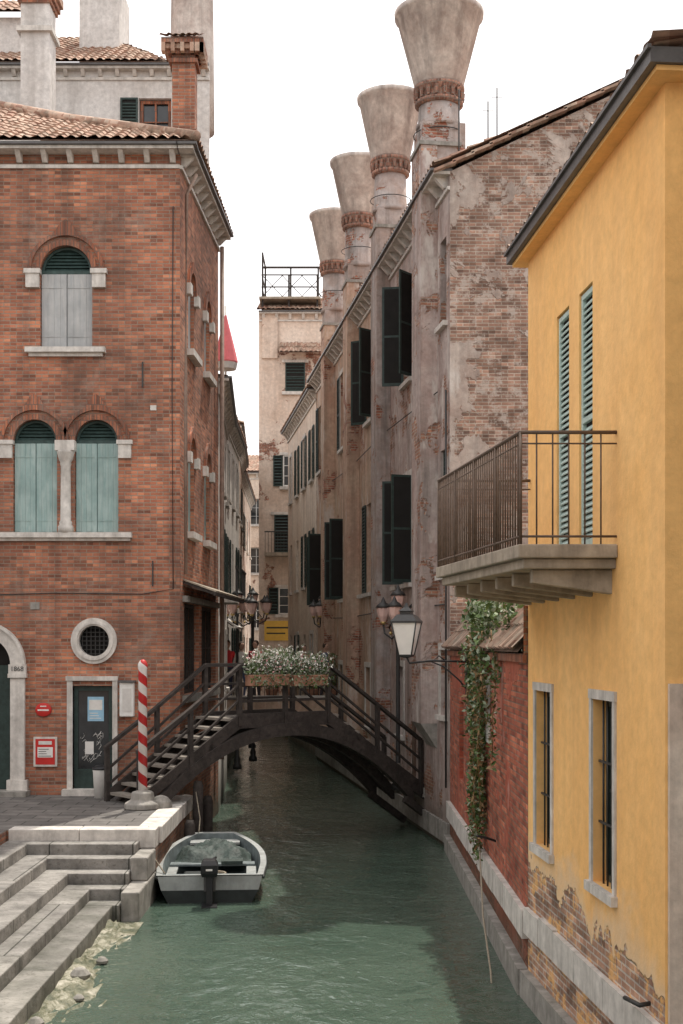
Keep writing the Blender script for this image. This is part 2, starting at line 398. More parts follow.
def stdwin(T,F,u0,u1,z0,z1,shut='open',m='green',sill=True,surround=False,rng=R,pitch=.09,ang=90):
    w=T['windows']; s=T['shutters']; t=T['stone_trim']
    sash(w,F,u0+.02,u1-.02,z0+.02,z1-.02,-.2,'palewood' if rng.random()<.5 else 'white')
    h=(u1-u0)/2
    if shut=='open':
        louvre(s,F,u0-h-.02,u0-.02,z0,z1,.015,m,pitch); louvre(s,F,u1+.02,u1+h+.02,z0,z1,.015,m,pitch)
    elif shut=='closed':
        louvre(s,F,u0+.01,u0+h-.006,z0+.01,z1-.01,-.09,m,pitch); louvre(s,F,u0+h+.006,u1-.01,z0+.01,z1-.01,-.09,m,pitch)
    elif shut=='ajar':
        for uu,sg in ((u0-.01,-1),(u1+.01,1)):
            an=math.radians(rng.uniform(40,85)); a=F(uu,z0,.0); bb=F(uu+sg*h*math.cos(an),z0,h*math.sin(an))
            FF=Frame(a,bb); louvre(s,FF,0,FF.L,z0,z1,-.017,m,pitch)
    if sill: t.box(F,u0-.12,u1+.12,z0-.1,z0-.002,-.05,.1,'stone')
    if surround:
        t.box(F,u0-.12,u0-.002,z0,z1,-.05,.03,'stone'); t.box(F,u1+.002,u1+.12,z0,z1,-.05,.03,'stone'); t.box(F,u0-.12,u1+.12,z1+.002,z1+.14,-.05,.035,'stone')

def tiles(b,e0,e1,r1,r0,m='roof',per=.22,row=.38,amp=.06):
    e0,e1,r0,r1=map(Vector,(e0,e1,r0,r1))
    L=(e1-e0).length; H=((r0+r1)/2-(e0+e1)/2).length; d=(e1-e0).normalized()
    n=d.cross(((r0+r1)/2-(e0+e1)/2).normalized()); n.normalize()
    if n.z<0:n=-n
    nu=max(2,int(L/per))*4; nr=max(1,int(H/row)); vs=[];fs=[]
    jit=[R.uniform(.8,1.25) for _ in range(nu+1)]
    for j in range(nr):
        for jj in (0,1):
            v=(j+jj)/nr
            a=e0.lerp(r0,v); c=e1.lerp(r1,v)
            la=(a-e0).dot(d); lc=(c-e0).dot(d)
            for i in range(nu+1):
                s=L*i/nu; s=min(max(s,la),lc)
                base=e0+(( (a-e0)-d*la))+d*s
                ph=s/per*math.pi
                off=abs(math.sin(ph))*amp*jit[i]+(0.03 if jj==0 else 0.0)*R.uniform(.6,1.4)
                vs.append(base+n*off)
    w=nu+1
    for j in range(nr):
        o=j*2*w
        for i in range(nu):
            fs.append((o+i,o+i+1,o+w+i+1,o+w+i))
            if j<nr-1: fs.append((o+w+i,o+w+i+1,o+2*w+i+1,o+2*w+i))
    b.mesh(vs,fs,m,False)
    b.face([e0,e1,r1,r0],m)

# ------------------------------------------------------------------ GROUND + WATER
def prism(b,poly,z0,z1,mt_,ms):
    n=len(poly)
    b.face([(x,y,z1) for x,y in poly],mt_)
    for i in range(n):
        p,q=poly[i],poly[(i+1)%n]
        b.face([(p[0],p[1],z0),(q[0],q[1],z0),(q[0],q[1],z1),(p[0],p[1],z1)],ms)
QZ=1.06
g=B()
g.face([(-400,-400,-1.3),(400,-400,-1.3),(400,600,-1.3),(-400,600,-1.3)],'stonedark')
prism(g,[(-2.95,20.65),(-2.95,25.48),(-3.25,25.6),(-3.2,31),(-3.6,37.9),(-3.95,38.1),(-4.2,50),(-5.0,62),(-5.5,86),(8,86),(8,400),(-300,400),(-300,20.65)],-1.3,QZ,'paving','brick')
prism(g,[(-300,-60),(-5.32,-60),(-5.32,20.64),(-300,20.64)],-1.3,QZ-.003,'paving','brick')
prism(g,[(2.4,-60),(300,-60),(300,85.9),(-3.3,85.9),(-3.3,62),(-1.7,56),(2.35,25.5),(2.35,14.9),(2.8,10.2),(2.8,9.9),(2.6,-2)],-1.3,.9,'paving','brick')
g.obj('ground')
w=B(); w.face([(-8,-40,0),(8,-40,0),(8,110,0),(-8,110,0)],'water'); w.obj('canal_water')

q=Thing('stone_quay_steps')
for k in range(1,6):
    z=QZ-.162*k
    q['treads'].wb(-5.3+.4*(k-1),-3.2,20.63-.38*k,20.63-.38*(k-1)-.004,-1.2,z,'step')
    q['treads'].wb(-5.3+.4*(k-1)+.004,-5.3+.4*k,-4,20.63-.38*k-.004,-1.2,z-.002,'step')
x=-5.28
while x<-3.0:
    x1=min(x+R.uniform(.9,1.4),-2.94); q['kerb'].wb(x,x1-.008,20.6,20.98,.78,QZ+.012+R.uniform(0,.01),'stone'); x=x1
y=21.0
while y<25.3:
    y1=min(y+R.uniform(.8,1.3),25.3); q['kerb'].wb(-3.28,-2.9+R.uniform(-.01,.01),y,y1-.008,.8,QZ+.012+R.uniform(0,.01),'stone'); y=y1
q['side_blocks'].wb(-3.195,-2.93,18.8,20.595,-1.2,.42,'stonedark')
q['side_blocks'].wb(-3.195,-2.94,19.7,20.594,.422,.78,'stonedark')
vs=[];fs=[];nx,ny=16,110
for j in range(ny+1):
    y=-2+20.5*j/ny
    for i in range(nx+1):
        u=i/nx; wd=1.0-.5*max(0,(y-13)/5.6)
        z=.07-.17*u**1.1+R.uniform(-.03,.03)+.03*math.sin(y*2.1+u*3)
        vs.append((-3.298+wd*u+(R.uniform(-.03,.03) if i else 0),y,z))
for j in range(ny):
    for i in range(nx): a=j*(nx+1)+i; fs.append((a,a+1,a+nx+2,a+nx+1))
q['silted_ledge'].mesh(vs,fs,'algae',True)
q['silted_ledge'].wb(-3.2,-2.85,17.9,18.72,-1.2,.01,'algae')
q.done({'treads':.014,'kerb':.014,'side_blocks':.025})
st=B()
for x,y,k in ((-3.12,15.5,1),(-3.0,16.3,.6),(-3.2,13.6,.7),(-2.95,14.6,.5)):
    st.lathe((x,y,.0),[(.03*k,0),(.12*k,.03*k),(.13*k,.08*k),(.07*k,.14*k),(.02*k,.16*k)],'stonedark',9,False)
st.obj('loose_stones')

# ------------------------------------------------------------------ BRICK HOUSE
H=Thing('brick_house')
FY=25.5; CX=-3.17
F=Frame((-14,FY),(CX,FY)); S=Frame((CX,FY),(-2.93,30.9))
U=lambda x:F.ux(x)
ops=[(U(-5.91),U(-4.89),9.82,11.33,True),(U(-6.44),U(-5.58),6.2,8.0,True),(U(-5.23),U(-4.38),6.2,8.0,True),
     (U(-5.27),U(-4.49),QZ,3.2),(U(-7.6),U(-6.46),QZ,3.62,True),
     (U(-9.6),U(-8.6),9.82,11.33,True),(U(-9.2),U(-8.3),6.2,8.0,True)]
ow=list(ops)
R0=.34
ow.append((U(-4.85)-R0,U(-4.85)+R0,4.08-R0,4.08+R0))
wall(H['walls'],F,-.6,13.35,ow,'brick',.25,'dark',backb=H['recesses'])
uc,zc=U(-4.85),4.08
for k in range(32):
    a,b2=2*math.pi*k/32,2*math.pi*(k+1)/32
    am=(a+b2)/2; cor=(uc+R0*(1 if math.cos(am)>0 else -1),zc+R0*(1 if math.sin(am)>0 else -1))
    p=(uc+R0*math.cos(a),zc+R0*math.sin(a)); qq=(uc+R0*math.cos(b2),zc+R0*math.sin(b2))
    H['walls'].face([F(*cor),F(*p),F(*qq)],'brick')
archband(H['stone_trim'],F,uc,zc,.30,.45,-.12,.06,'stone',N=40,a0=0,a1=2*math.pi)
archband(H['stone_trim'],F,uc,zc,.33,.38,-.12,.085,'stone',N=40,a0=0,a1=2*math.pi)
for i in range(-3,4):
    H['window_grille'].box(F,uc+i*.085-.008,uc+i*.085+.008,zc-.31,zc+.31,-.12,-.1,'iron')
    H['window_grille'].box(F,uc-.31,uc+.31,zc+i*.085-.008,zc+i*.085+.008,-.1,-.085,'iron')
def archwin(F,u0,u1,z0,zs,shm,T,step=0):
    r=(u1-u0)/2; uc=(u0+u1)/2
    archband(T['arch_mouldings'],F,uc,zs,r-.01,r+.1,-.02,.04,'brickmould')
    archband(T['arch_mouldings'],F,uc,zs,r+.1,r+.17,-.02,.02,'brick',tip=.12)
    archband(T['arch_mouldings'],F,uc,zs,r+.17,r+.24,-.02,.085,'brickmould',tip=.25)
    z=zs+.04
    while z<zs+r-.03:
        hw=math.sqrt(max(0,r*r-(z-zs)**2))-.03
        if hw>.05: T['lunettes'].hexa([F(uc-hw,z,-.16),F(uc-hw,z,-.13),F(uc+hw,z,-.13),F(uc+hw,z,-.16),F(uc-hw,z+.05,-.2),F(uc-hw,z+.055,-.17),F(uc+hw,z+.055,-.17),F(uc+hw,z+.05,-.2)],'louvregreen')
        z+=.065
    archband(T['lunettes'],F,uc,zs,r-.06,r-.01,-.2,-.1,'louvregreen')
    T['lunettes'].box(F,u0+.01,u1-.01,zs-.03,zs+.03,-.2,-.09,'louvregreen')
    T['recesses'].box(F,u0+.005,u1-.005,z0,zs-.03,-.2,-.125,shm)
    for a,c in ((u0+.01,uc-.008),(uc+.008,u1-.01)):
        n=4; wd=(c-a)/n
        for i in range(n):
            jt=R.uniform(-.004,.004)
            T['shutters'].box(F,a+i*wd+.0015,a+(i+1)*wd-.0015,z0+.01+R.uniform(0,.02),zs-.035,-.12+jt,-.085+jt,shm)
        for zz in (z0+.25,zs-.3): T['shutters'].box(F,a,c-.05,zz-.01,zz+.01,-.083,-.077,shm)
archwin(F,U(-5.91),U(-4.89),9.82,11.33,'palewood',H)
archwin(F,U(-6.44),U(-5.58),6.2,8.0,'teal',H)
archwin(F,U(-5.23),U(-4.38),6.2,8.0,'teal',H)
archwin(F,U(-9.6),U(-8.6),9.82,11.33,'palewood',H); archwin(F,U(-9.2),U(-8.3),6.2,8.0,'teal',H)
t=H['stone_trim']
for a,c in ((-6.18,-5.92),(-4.88,-4.62)): t.box(F,U(a),U(c),11.0,11.3,-.04,.09,'stone'); t.box(F,U(a)-.03,U(c)+.03,11.27,11.36,-.03,.12,'stone')
t.box(F,U(-6.18),U(-4.62),9.72,9.82,-.05,.16,'stone'); t.box(F,U(-6.12),U(-4.68),9.65,9.72,-.05,.08,'stone')
t.box(F,U(-7.6),U(-4.1),6.1,6.2,-.05,.15,'stone'); t.box(F,U(-7.6),U(-4.14),6.04,6.098,-.05,.08,'stone')
for a,c in ((-6.78,-6.45),(-4.37,-4.12)): t.box(F,U(a),U(c),7.66,7.95,-.04,.08,'stone'); t.box(F,U(a)-.03,U(c)+.03,7.93,8.01,-.03,.11,'stone')
cx,cy=-5.405,FY-.02
t.lathe((cx,cy,6.2),[(.15,0),(.15,.12),(.12,.16),(.13,.2),(.105,.24),(.095,1.3),(.11,1.34),(.105,1.38),(.13,1.42),(.17,1.56),(.18,1.6)],'stone',20)
t.wb(cx-.19,cx+.19,cy-.13,cy+.1,7.8,8.0,'stone')
t.box(F,U(-5.38),U(-5.27),QZ,3.3,-.1,.04,'stone'); t.box(F,U(-4.49),U(-4.39),QZ,3.3,-.1,.04,'stone'); t.box(F,U(-5.4),U(-4.38),3.302,3.39,-.1,.06,'stone')
t.box(F,U(-5.45),U(-4.33),QZ,QZ+.12,-.2,.2,'stone')
d=H['door']
d.box(F,U(-5.26),U(-5.18),QZ+.12,3.2,-.14,-.08,'green'); d.box(F,U(-4.58),U(-4.5),QZ+.12,3.2,-.14,-.08,'green'); d.box(F,U(-5.18),U(-4.58),3.1,3.2,-.14,-.08,'green')
d.box(F,U(-5.18),U(-4.58),QZ+.12,QZ+.5,-.14,-.08,'green')
d.box(F,U(-5.18),U(-4.58),QZ+.5,3.1,-.13,-.11,'glass')
d.box(F,U(-5.0),U(-4.68),2.5,2.98,-.11,-.1,'paleblue'); d.box(F,U(-4.97),U(-4.71),2.72,2.92,-.1,-.097,'white')
for i in range(3): d.box(F,U(-4.96),U(-4.72)-R.uniform(0,.08),2.55+i*.05,2.565+i*.05,-.1,-.097,'white')
d.box(F,U(-5.05),U(-4.88),1.85,2.1,-.11,-.1,'white')
for i in range(16):
    x0=R.uniform(-5.12,-4.7); z0=R.uniform(1.7,2.3); pts=[]
    for k in range(5): pts.append(F(U(x0)+.05*math.cos(k*1.3+i),z0+.05*math.sin(k*1.7+i)+k*.02,-.105))
    d.tube(pts,.005,'white',4)
archband(t,F,U(-7.03),3.62,.55,.78,-.1,.08,'stone'); archband(t,F,U(-7.03),3.62,.78,.84,-.1,.12,'stone')
for a,c in ((-6.48,-6.2),(-7.86,-7.58)):
    t.box(F,U(a),U(c),QZ,3.35,-.1,.08,'stone'); t.box(F,U(a)-.04,U(c)+.04,3.36,3.44,-.1,.12,'stone'); t.box(F,U(a)-.03,U(c)+.03,3.44,3.62,-.1,.1,'stone'); t.box(F,U(a)-.06,U(c)+.06,QZ,QZ+.3,-.1,.13,'stone')
t.box(F,U(-8),U(-6.1),QZ,QZ+.1,-.1,.4,'stonedark')
d.box(F,U(-7.57),U(-7.04),QZ+.1,3.6,-.2,-.15,'green'); d.box(F,U(-7.02),U(-6.5),QZ+.1,3.6,-.2,-.15,'green')
H['plinth'].box(F,U(-14),U(-8.0),-.5,QZ+.35,0.003,.06,'stonedark')
for x,z in ((-3.9,9.3),(-3.7,5.4)): H['wall_ties'].box(F,U(x)-.012,U(x)+.012,z-.25,z+.25,.003,.03,'iron')
H['cables'].tube([F(U(-3.3),12.6,.02),F(U(-3.32),9,.02),F(U(-3.3),5.1,.02),F(U(-3.9),5.0,.02),F(U(-5.6),5.02,.02),F(U(-8),4.95,.02)],.01,'iron',5)
H['vents'].box(F,U(-6.1),U(-5.92),4.7,4.84,.003,.02,'stonedark'); H['vents'].box(F,U(-3.75),U(-3.63),8.6,8.7,.003,.02,'stone')
def cornice(b,F,L0,L1,z,m='stone',proj=.42,step=.5,bw=.13,hh=.22,top='gutter'):
    b.box(F,L0,L1,z-hh-.1,z-hh-.03,-.05,.05,m)
    b.box(F,L0,L1,z,z+.06,-.05,proj,m)
    b.box(F,L0,L1,z+.062,z+.11,-.05,proj+.07,top)
    u=L0+.15
    while u<L1-.05:
        b.hexa([F(u,z-hh,-.02),F(u,z-hh,proj*.25),F(u+bw,z-hh,proj*.25),F(u+bw,z-hh,-.02),F(u,z-.002,-.02),F(u,z-.002,proj*.85),F(u+bw,z-.002,proj*.85),F(u+bw,z-.002,-.02)],m)
        u+=step
c=H['cornice']
cornice(c,F,0,F.L,13.62,proj=.34,step=.5,bw=.1,hh=.18)
cornice(c,S,.0,S.L,13.62,proj=.30,step=.5,bw=.1,hh=.18)
c.wb(CX-.02,CX+.30,FY-.34,FY+.02,13.62,13.68,'stone'); c.wb(CX-.02,CX+.37,FY-.41,FY+.02,13.682,13.73,'gutter')
H['walls'].box(F,0,F.L,13.35,13.66,-.3,0,'brick')
so=[(1.0,1.75,10.0,11.3,True),(3.2,3.95,10.0,11.3,True),(1.0,1.75,6.3,7.9,True),(3.2,3.95,6.3,7.9,True),(.5,2.4,3.0,4.85),(2.8,4.9,3.0,4.85)]
wall(H['walls'],S,-.6,13.66,so,'brick',.25,'dark',backb=H['recesses'])
for o in so[:4]:
    r=(o[1]-o[0])/2; archband(H['arch_mouldings'],S,(o[0]+o[1])/2,o[3],r,r+.14,-.02,.06,'brickmould',tip=.1)
    t.box(S,o[0]-.2,o[1]+.2,o[2]-.13,o[2],-.05,.15,'stone')
    t.box(S,o[0]-.25,o[0]-.01,o[3]-.2,o[3]+.02,-.04,.1,'stone'); t.box(S,o[1]+.01,o[1]+.25,o[3]-.2,o[3]+.02,-.04,.1,'stone')
    for a in (0,1):
        u0=o[0]+.01+a*r; H['shutters'].box(S,u0,u0+r-.02,o[2]+.01,o[3],-.12,-.08,'teal' if o[2]<8 else 'palewood')
for o in so[4:]:
    sash(H['shopfront'],S,o[0]+.02,o[1]-.02,o[2],o[3],-.15,'bridgewood',5,2,.08)
t.box(S,.3,5.1,4.86,4.98,-.05,.1,'stonedark'); t.box(S,.3,5.1,2.85,2.99,-.05,.1,'stonedark')
aw=H['awning']
for i in range(12):
    u=.35+i*.42; aw.beam(S(u,5.25,.02),S(u,5.02,.62),.05,.05,'bridgewood')
aw.hexa([S(.3,5.28,.02),S(.3,5.05,.66),S(5.1,5.05,.66),S(5.1,5.28,.02),S(.3,5.31,.02),S(.3,5.08,.68),S(5.1,5.08,.68),S(5.1,5.31,.02)],'beton')
aw.box(S,.3,5.1,4.98,5.06,.62,.66,'bridgewood')
H['downpipe'].tube([S(5.2,13.4,.12),S(5.2,1.3,.12)],.05,'pipe')
H['downpipe'].tube([S(.2,13.3,.3),S(.2,12.9,.1),S(.2,9,.08),S(.22,5.4,.08)],.035,'pipe')
H['walls'].face([(-14,30.9,-.6),(-14,FY,-.6),(-14,FY,13.66),(-14,30.9,13.66)],'brick')
H['walls'].face([(-2.93,30.9,-.6),(-14,30.9,-.6),(-14,30.9,13.66),(-2.93,30.9,13.66)],'brick')
ez=13.74
tiles(H['roof'],(-15,FY-.42,ez),(CX+.38,FY-.42,ez),(-5.9,28.2,ez+1.6),(-15,28.2,ez+1.6))
tiles(H['roof'],(CX+.38,FY-.42,ez),(-2.6,31.0,ez),(-5.9,30.9,ez+1.6),(-5.9,28.2,ez+1.6))
tiles(H['roof'],(-15,28.2,ez+1.58),(-5.9,28.2,ez+1.58),(-8,30.1,ez+2.7),(-15,30.1,ez+2.7))
H['roof'].face([(-5.9,28.2,ez+1.58),(-5.9,30.9,ez+1.58),(-8,30.9,ez+2.7),(-8,30.1,ez+2.7)],'roof')
H['roof'].tube([(CX+.38,FY-.42,ez+.08),(-5.9,28.2,ez+1.68),(-8,30.1,ez+2.78),(-15,30.1,ez+2.78)],.1,'roof')
ch=H['chimneys']
def chim_brick(b,x,y,z0,z1,w,m='brick',crown='brickmould'):
    h=w/2
    b.wb(x-h*1.15,x+h*1.15,y-h*1.15,y+h*1.15,z0,z0+.8,m)
    b.wb(x-h,x+h,y-h,y+h,z0+.8,z1-.55,m)
    for i,(e,a,c2) in enumerate(((.06,.55,.47),(.0,.47,.38),(.08,.38,.3),(.14,.30,.2),(.2,.2,.1))):
        b.wb(x-h-e,x+h+e,y-h-e,y+h+e,z1-a,z1-c2-.001,crown if i!=3 else 'roof')
    n=5
    for i in range(n):
        u=x-h-.16+(w+.32)*i/(n-1); b.wb(u-.04,u+.04,y-h-.2,y-h-.02,z1-.38,z1-.2,'roof')
        v=y-h-.16+(w+.32)*i/(n-1); b.wb(x+h+.02,x+h+.2,v-.04,v+.04,z1-.38,z1-.2,'roof')
    tiles(b,(x-h-.24,y-h-.24,z1-.1),(x+h+.24,y-h-.24,z1-.1),(x+h-.05,y,z1+.1),(x-h+.05,y,z1+.1),amp=.03,per=.14,row=.2)
    b.wb(x-h*.8,x+h*.8,y-h*.5,y+h*.8,z1-.1,z1+.06,'dark')
chim_brick(ch,-3.28,27.2,13.9,16.62,.47)
H.done()
def text(body,loc,size,rot,mat,name,parent,ext=.004):
    cu=bpy.data.curves.new(name,'FONT'); cu.body=body; cu.size=size; cu.extrude=ext; cu.align_x='CENTER'; cu.align_y='CENTER'
    o=bpy.data.objects.new(name,cu); o.location=loc; o.rotation_euler=rot; cu.materials.append(mt[mat]); sc.collection.objects.link(o)
    if parent: o.parent=parent
    return o
text('1868',(-6.34,FY-.104,3.53),.13,(math.pi/2,0,0),'iron','date_lettering',H.e)

s=Thing('notice_case')
s['frame'].box(F,U(-6.03),U(-5.57),1.62,2.2,.004,.05,'stone'); s['poster'].box(F,U(-5.99),U(-5.61),1.66,2.16,.05,.056,'red'); s['poster'].box(F,U(-5.95),U(-5.65),1.8,2.0,.056,.06,'white'); s['poster'].box(F,U(-5.93),U(-5.67),2.05,2.12,.056,.06,'clothwhite')
for i in range(4): s['poster'].box(F,U(-5.93),U(-5.93)+R.uniform(.15,.25),1.82+i*.045,1.832+i*.045,.06,.062,'iron')
s.done()
s=B(); s.lathe((0,0,0),[(.15,0),(.16,.01),(.16,.03),(.14,.04)],'red',24)
s.v=[(-5.84+a,FY-.004-c2,2.73+b2*.85) for a,b2,c2 in s.v]
s.box(F,U(-5.95),U(-5.73),2.71,2.74,.044,.048,'white'); s.box(F,U(-5.9),U(-5.78),2.79,2.81,.044,.048,'white'); s.obj('round_red_sign')
s=Thing('wall_letter_box'); s['box'].box(F,U(-4.37)+.04,U(-4.05),2.6,3.27,.005,.16,'white'); s['lid'].box(F,U(-4.37)+.02,U(-4.03),3.27,3.31,.005,.2,'gutter'); s['panel'].box(F,U(-4.27),U(-4.1),2.7,3.15,.16,.167,'clothwhite'); s.done({'box':.02})
s=Thing('litter_bin'); s['body'].lathe((-4.62,25.0,QZ+.004),[(.13,0),(.16,.5),(.165,.52),(.17,.54)],'white',20); s['lid'].lathe((-4.62,25.0,QZ+.545),[(.175,0),(.175,.03),(.1,.08),(.03,.09)],'black',20); s.done()

pb=B(); px,py=-3.57,23.35
pb.lathe((px,py,QZ+.1),[(.082,0),(.078,2.4),(.085,2.42),(.085,2.5),(.05,2.56),(.02,2.58)],'stripe',24)
mp=Thing('striped_mooring_pole'); mp.done(); pb.obj('pole',mp.e,0,(px,py,QZ))
bs=B(); bs.lathe((px,py,QZ),[(.34,0.004),(.33,.1),(.22,.16),(.2,.3),(.1,.33)],'stonedark',10,False); bs.lathe((px+.32,py+.1,QZ),[(.2,.004),(.19,.12),(.12,.2),(.03,.23)],'stonedark',9,False); bs.obj('base',mp.e,.02)
for i,(x,y,h) in enumerate(((-2.72,24.4,1.45),(-2.6,25.0,1.1),(-2.76,23.4,.85))):
    p=B(); p.tube([(x,y,-1.2),(x+.03,y,h-.1),(x+.03,y,h)],[.11,.10,.07],'bridgewood',10); p.obj('wooden_pile')

# ------------------------------------------------------------------ GREY HOUSE behind
T=Thing('grey_house')
Fg=Frame((-20,34),(-3.45,34)); Ug=lambda x:Fg.ux(x)
wall(T['walls'],Fg,-.5,19.0,[(Ug(-5.3),Ug(-4.45),17.15,18.3)],'greyplaster',.2)
sash(T['windows'],Fg,Ug(-5.3)+.02,Ug(-4.45)-.02,17.17,18.28,-.17,'brickmould',2,2,.08)
louvre(T['shutters'],Fg,Ug(-5.78),Ug(-5.32),17.15,18.3,.015,'green',.08)
T['stone_trim'].box(Fg,Ug(-5.85),Ug(-4.35),17.02,17.14,-.02,.1,'stone')
Sg=Frame((-3.45,34),(-4.9,44)); wall(T['walls'],Sg,-.5,18.6,[(2,2.8,15,16.6),(5,5.8,15,16.6)],'greyplaster',.2)
cornice(T['cornice'],Fg,0,Fg.L,19.0,'stone',.22,.45,.1,.14)
T['walls'].face([(-20,44,-.5),(-20,34,-.5),(-20,34,19),(-20,44,19)],'greyplaster')
T['walls'].face([(-20,44,-.5),(-4.9,44,-.5),(-4.9,44,19),(-20,44,19)],'greyplaster')
tiles(T['roof'],(-20,33.7,19.12),(-4.5,33.7,19.12),(-7,38.6,22),(-20,38.6,22))
tiles(T['roof'],(-4.5,33.7,19.12),(-5.0,44,19.12),(-8,44,22),(-7,38.6,22))
c=T['chimneys']
c.wb(-7.8,-7.1,31.6,32.3,14.5,19.6,'greyplaster'); c.wb(-7.88,-7.02,31.5,32.4,18.9,19.02,'stone')
for e,a,b2 in ((.05,19.6,19.7),(.1,19.7,19.85),(.16,19.85,20.05),(.08,20.05,21.2)): c.wb(-7.8-e,-7.1+e,31.6-e,32.3+e,a,b2,'brick' if e!=.16 else 'roof')
c.lathe((-4.02,35,17.8),[(.60,0),(.58,2.5),(.56,4.2),(.62,4.3),(.62,4.5),(.72,4.6),(.8,6)],'cone',24)
c.wb(-7.3,-6.2,36.2,38,19.5,22.6,'greyplaster')
tiles(c,(-7.6,35.9,22.6),(-5.9,35.9,22.6),(-5.9,37.4,23.5),(-7.6,37.4,23.5))
c.wb(-9.8,-8.5,35,36.5,19.5,20.9,'greyplaster'); tiles(c,(-10.1,34.7,20.9),(-8.2,34.7,20.9),(-8.2,36.2,21.9),(-10.1,36.2,21.9))
T.done()

# ------------------------------------------------------------------ LONG CHIMNEY HOUSE (right)
near=(2.12,25.4); far=(-.87,46.0); EZ=13.2
T=Thing('palazzo_with_chimneys')
Fr=Frame(far,near)
ops=[];wins=[]
def addw(yc,w,z0,z1,st):
    u=Fr.uy(yc); ops.append((u-w/2,u+w/2,z0,z1)); wins.append((u-w/2,u+w/2,z0,z1,st))
for yc in (29.6,34.8,39.7,45.0):
    addw(yc,1.0,10.0,12.3,'ajar' if yc<38 else 'open'); addw(yc,1.0,5.4,7.8,'ajar' if yc!=34.8 else 'open')
addw(25.98,.55,10.4,12.1,'none'); addw(25.98,.5,5.4,7.9,'closed')
addw(31.0,.5,5.4,7.8,'none'); addw(36.0,.6,5.4,7.8,'closed')
addw(30.4,.7,1.9,3.5,'none'); addw(35.0,.8,1.8,3.4,'none'); addw(40,.8,1.8,3.4,'closed')
addw(25.95,.5,2.6,3.9,'none')
US=Fr.uy(33.4)
wall(T['walls'],Fr,-.6,EZ,[o for o in ops if o[0]>=US],'pinkgrey',L0=US)
wall(T['walls'],Fr,-.6,EZ,[o for o in ops if o[1]<=US],'ochrewall',L1=US)
for w_ in wins:
    stdwin(T,Fr,*w_[:4],shut=w_[4],m='green',surround=w_[2]<5 or R.random()<.4)
for i,yc in enumerate((27.0,32.2,37.0,41.9)):
    u=Fr.uy(yc); w=.95 if i==0 else .85
    zb=(2.4,1.2,1.2,1.2)[i]
    T['chimney_breasts'].box(Fr,u-w/2,u+w/2,zb,EZ+1.0,.002,.34,'pinkgrey' if i==0 else 'shaft' if i<2 else 'ochrewall')
    T['chimney_breasts'].hexa([Fr(u-w/2,zb-.5,.002),Fr(u-w/2,zb-.5,.02),Fr(u+w/2,zb-.5,.02),Fr(u+w/2,zb-.5,.002),Fr(u-w/2,zb-.002,.002),Fr(u-w/2,zb-.002,.34),Fr(u+w/2,zb-.002,.34),Fr(u+w/2,zb-.002,.002)],'stonedark')
    x,y,_=Fr(u,0,(-.14,-.08,-.06,-.06)[i])
    C=T['chimneys']
    k=1.0 if i else 1.08
    top=(17.12,17.55,17.75,17.85)[i]
    r=.40*k
    C.box(Fr,u-w/2-.03,u+w/2+.03,EZ+1.0,EZ+1.08,-.5,.38,'stonedark')
    C.box(Fr,u-w/2+.04,u+w/2-.04,EZ-.2,EZ+1.5,-.6,.30,'shaft')
    C.lathe((x,y,EZ+1.5),[(r*1.12,-.02),(r*1.12,.06),(r*1.02,.12),(r*.97,top-EZ-1.5-1.95)],'shaft',28)
    zb2=top-1.95
    C.lathe((x,y,zb2),[(r,-.02),(r+.07,.02),(r+.07,.08),(r+.02,.1),(r+.02,.26),(r+.10,.32),(r+.10,.38)],'band',28)
    for a in range(18):
        an=a*math.pi/9; C.lathe((x+(r+.06)*math.cos(an),y+(r+.06)*math.sin(an),zb2+.1),[(.03,0),(.05,.18)],'band',6,False)
    R1=.90 if i==0 else .80
    C.lathe((x,y,zb2+.38),[(r+.03,0),(r+.08,.05),(R1*.97,1.44),(R1+.02,1.46),(R1+.03,1.56),(R1-.05,1.57),(R1-.1,1.3),(r-.1,.3)],'cone',36)
    C.tube([(x+(r+.1)*math.cos(a*.35),y+(r+.1)*math.sin(a*.35),zb2-.6) for a in range(19)],.012,'iron',4)
b=T['cornice']
cornice(b,Fr,0,Fr.L,EZ,'stone',.32,.55,.12,.2)
T['pipes'].tube([Fr(Fr.uy(33.6),EZ-.1,.1),Fr(Fr.uy(33.6),1.0,.1)],.05,'pipe'); T['pipes'].tube([Fr(Fr.uy(28.4),EZ-.1,.1),Fr(Fr.uy(28.4),1.0,.1)],.045,'pipe')
T['pipes'].tube([Fr(Fr.L-.1,9,.06),Fr(Fr.L-.1,1.2,.06)],.02,'iron')
T['stone_trim'].box(Fr,0,Fr.L,.1,.5,.004,.06,'stonedark')
b=T['gable_wall']
ridge=7.0; rz=EZ+.05+.475*(ridge-2.12)
b.face([(2.12,25.4,-.6),(9.5,25.4,-.6),(9.5,25.4,13.2),(ridge,25.4,rz),(2.12,25.4,EZ+.05)],'gable')
tiles(T['roof'],(near[0]-.3,25.25,EZ+.15),(far[0]-.3,46,EZ+.15),(far[0]+4.9,46,rz+.15),(ridge,25.25,rz+.15))
x=2.0
while x<ridge:
    z=EZ+.15+.475*(x-2.12); T['verge_tiles'].beam((x-.2,25.33,z-.065),(x+.22,25.33,z+.105),.2,.05,'roof'); x+=.36
T['walls'].face([(9.5,25.4,-.6),(9.5,46,-.6),(9.5,46,13.2),(9.5,25.4,13.2)],'pinkgrey')
T['roof'].face([(ridge,25.2,rz+.1),(9.7,25.2,13.1),(9.7,46,13.1),(far[0]+4.9,46,rz+.1)],'roof')
T['walls'].face([(far[0],46,-.6),(9.5,46,-.6),(9.5,46,13.2),(far[0]+4.9,46,rz),(far[0],46,13.2)],'pinkgrey')
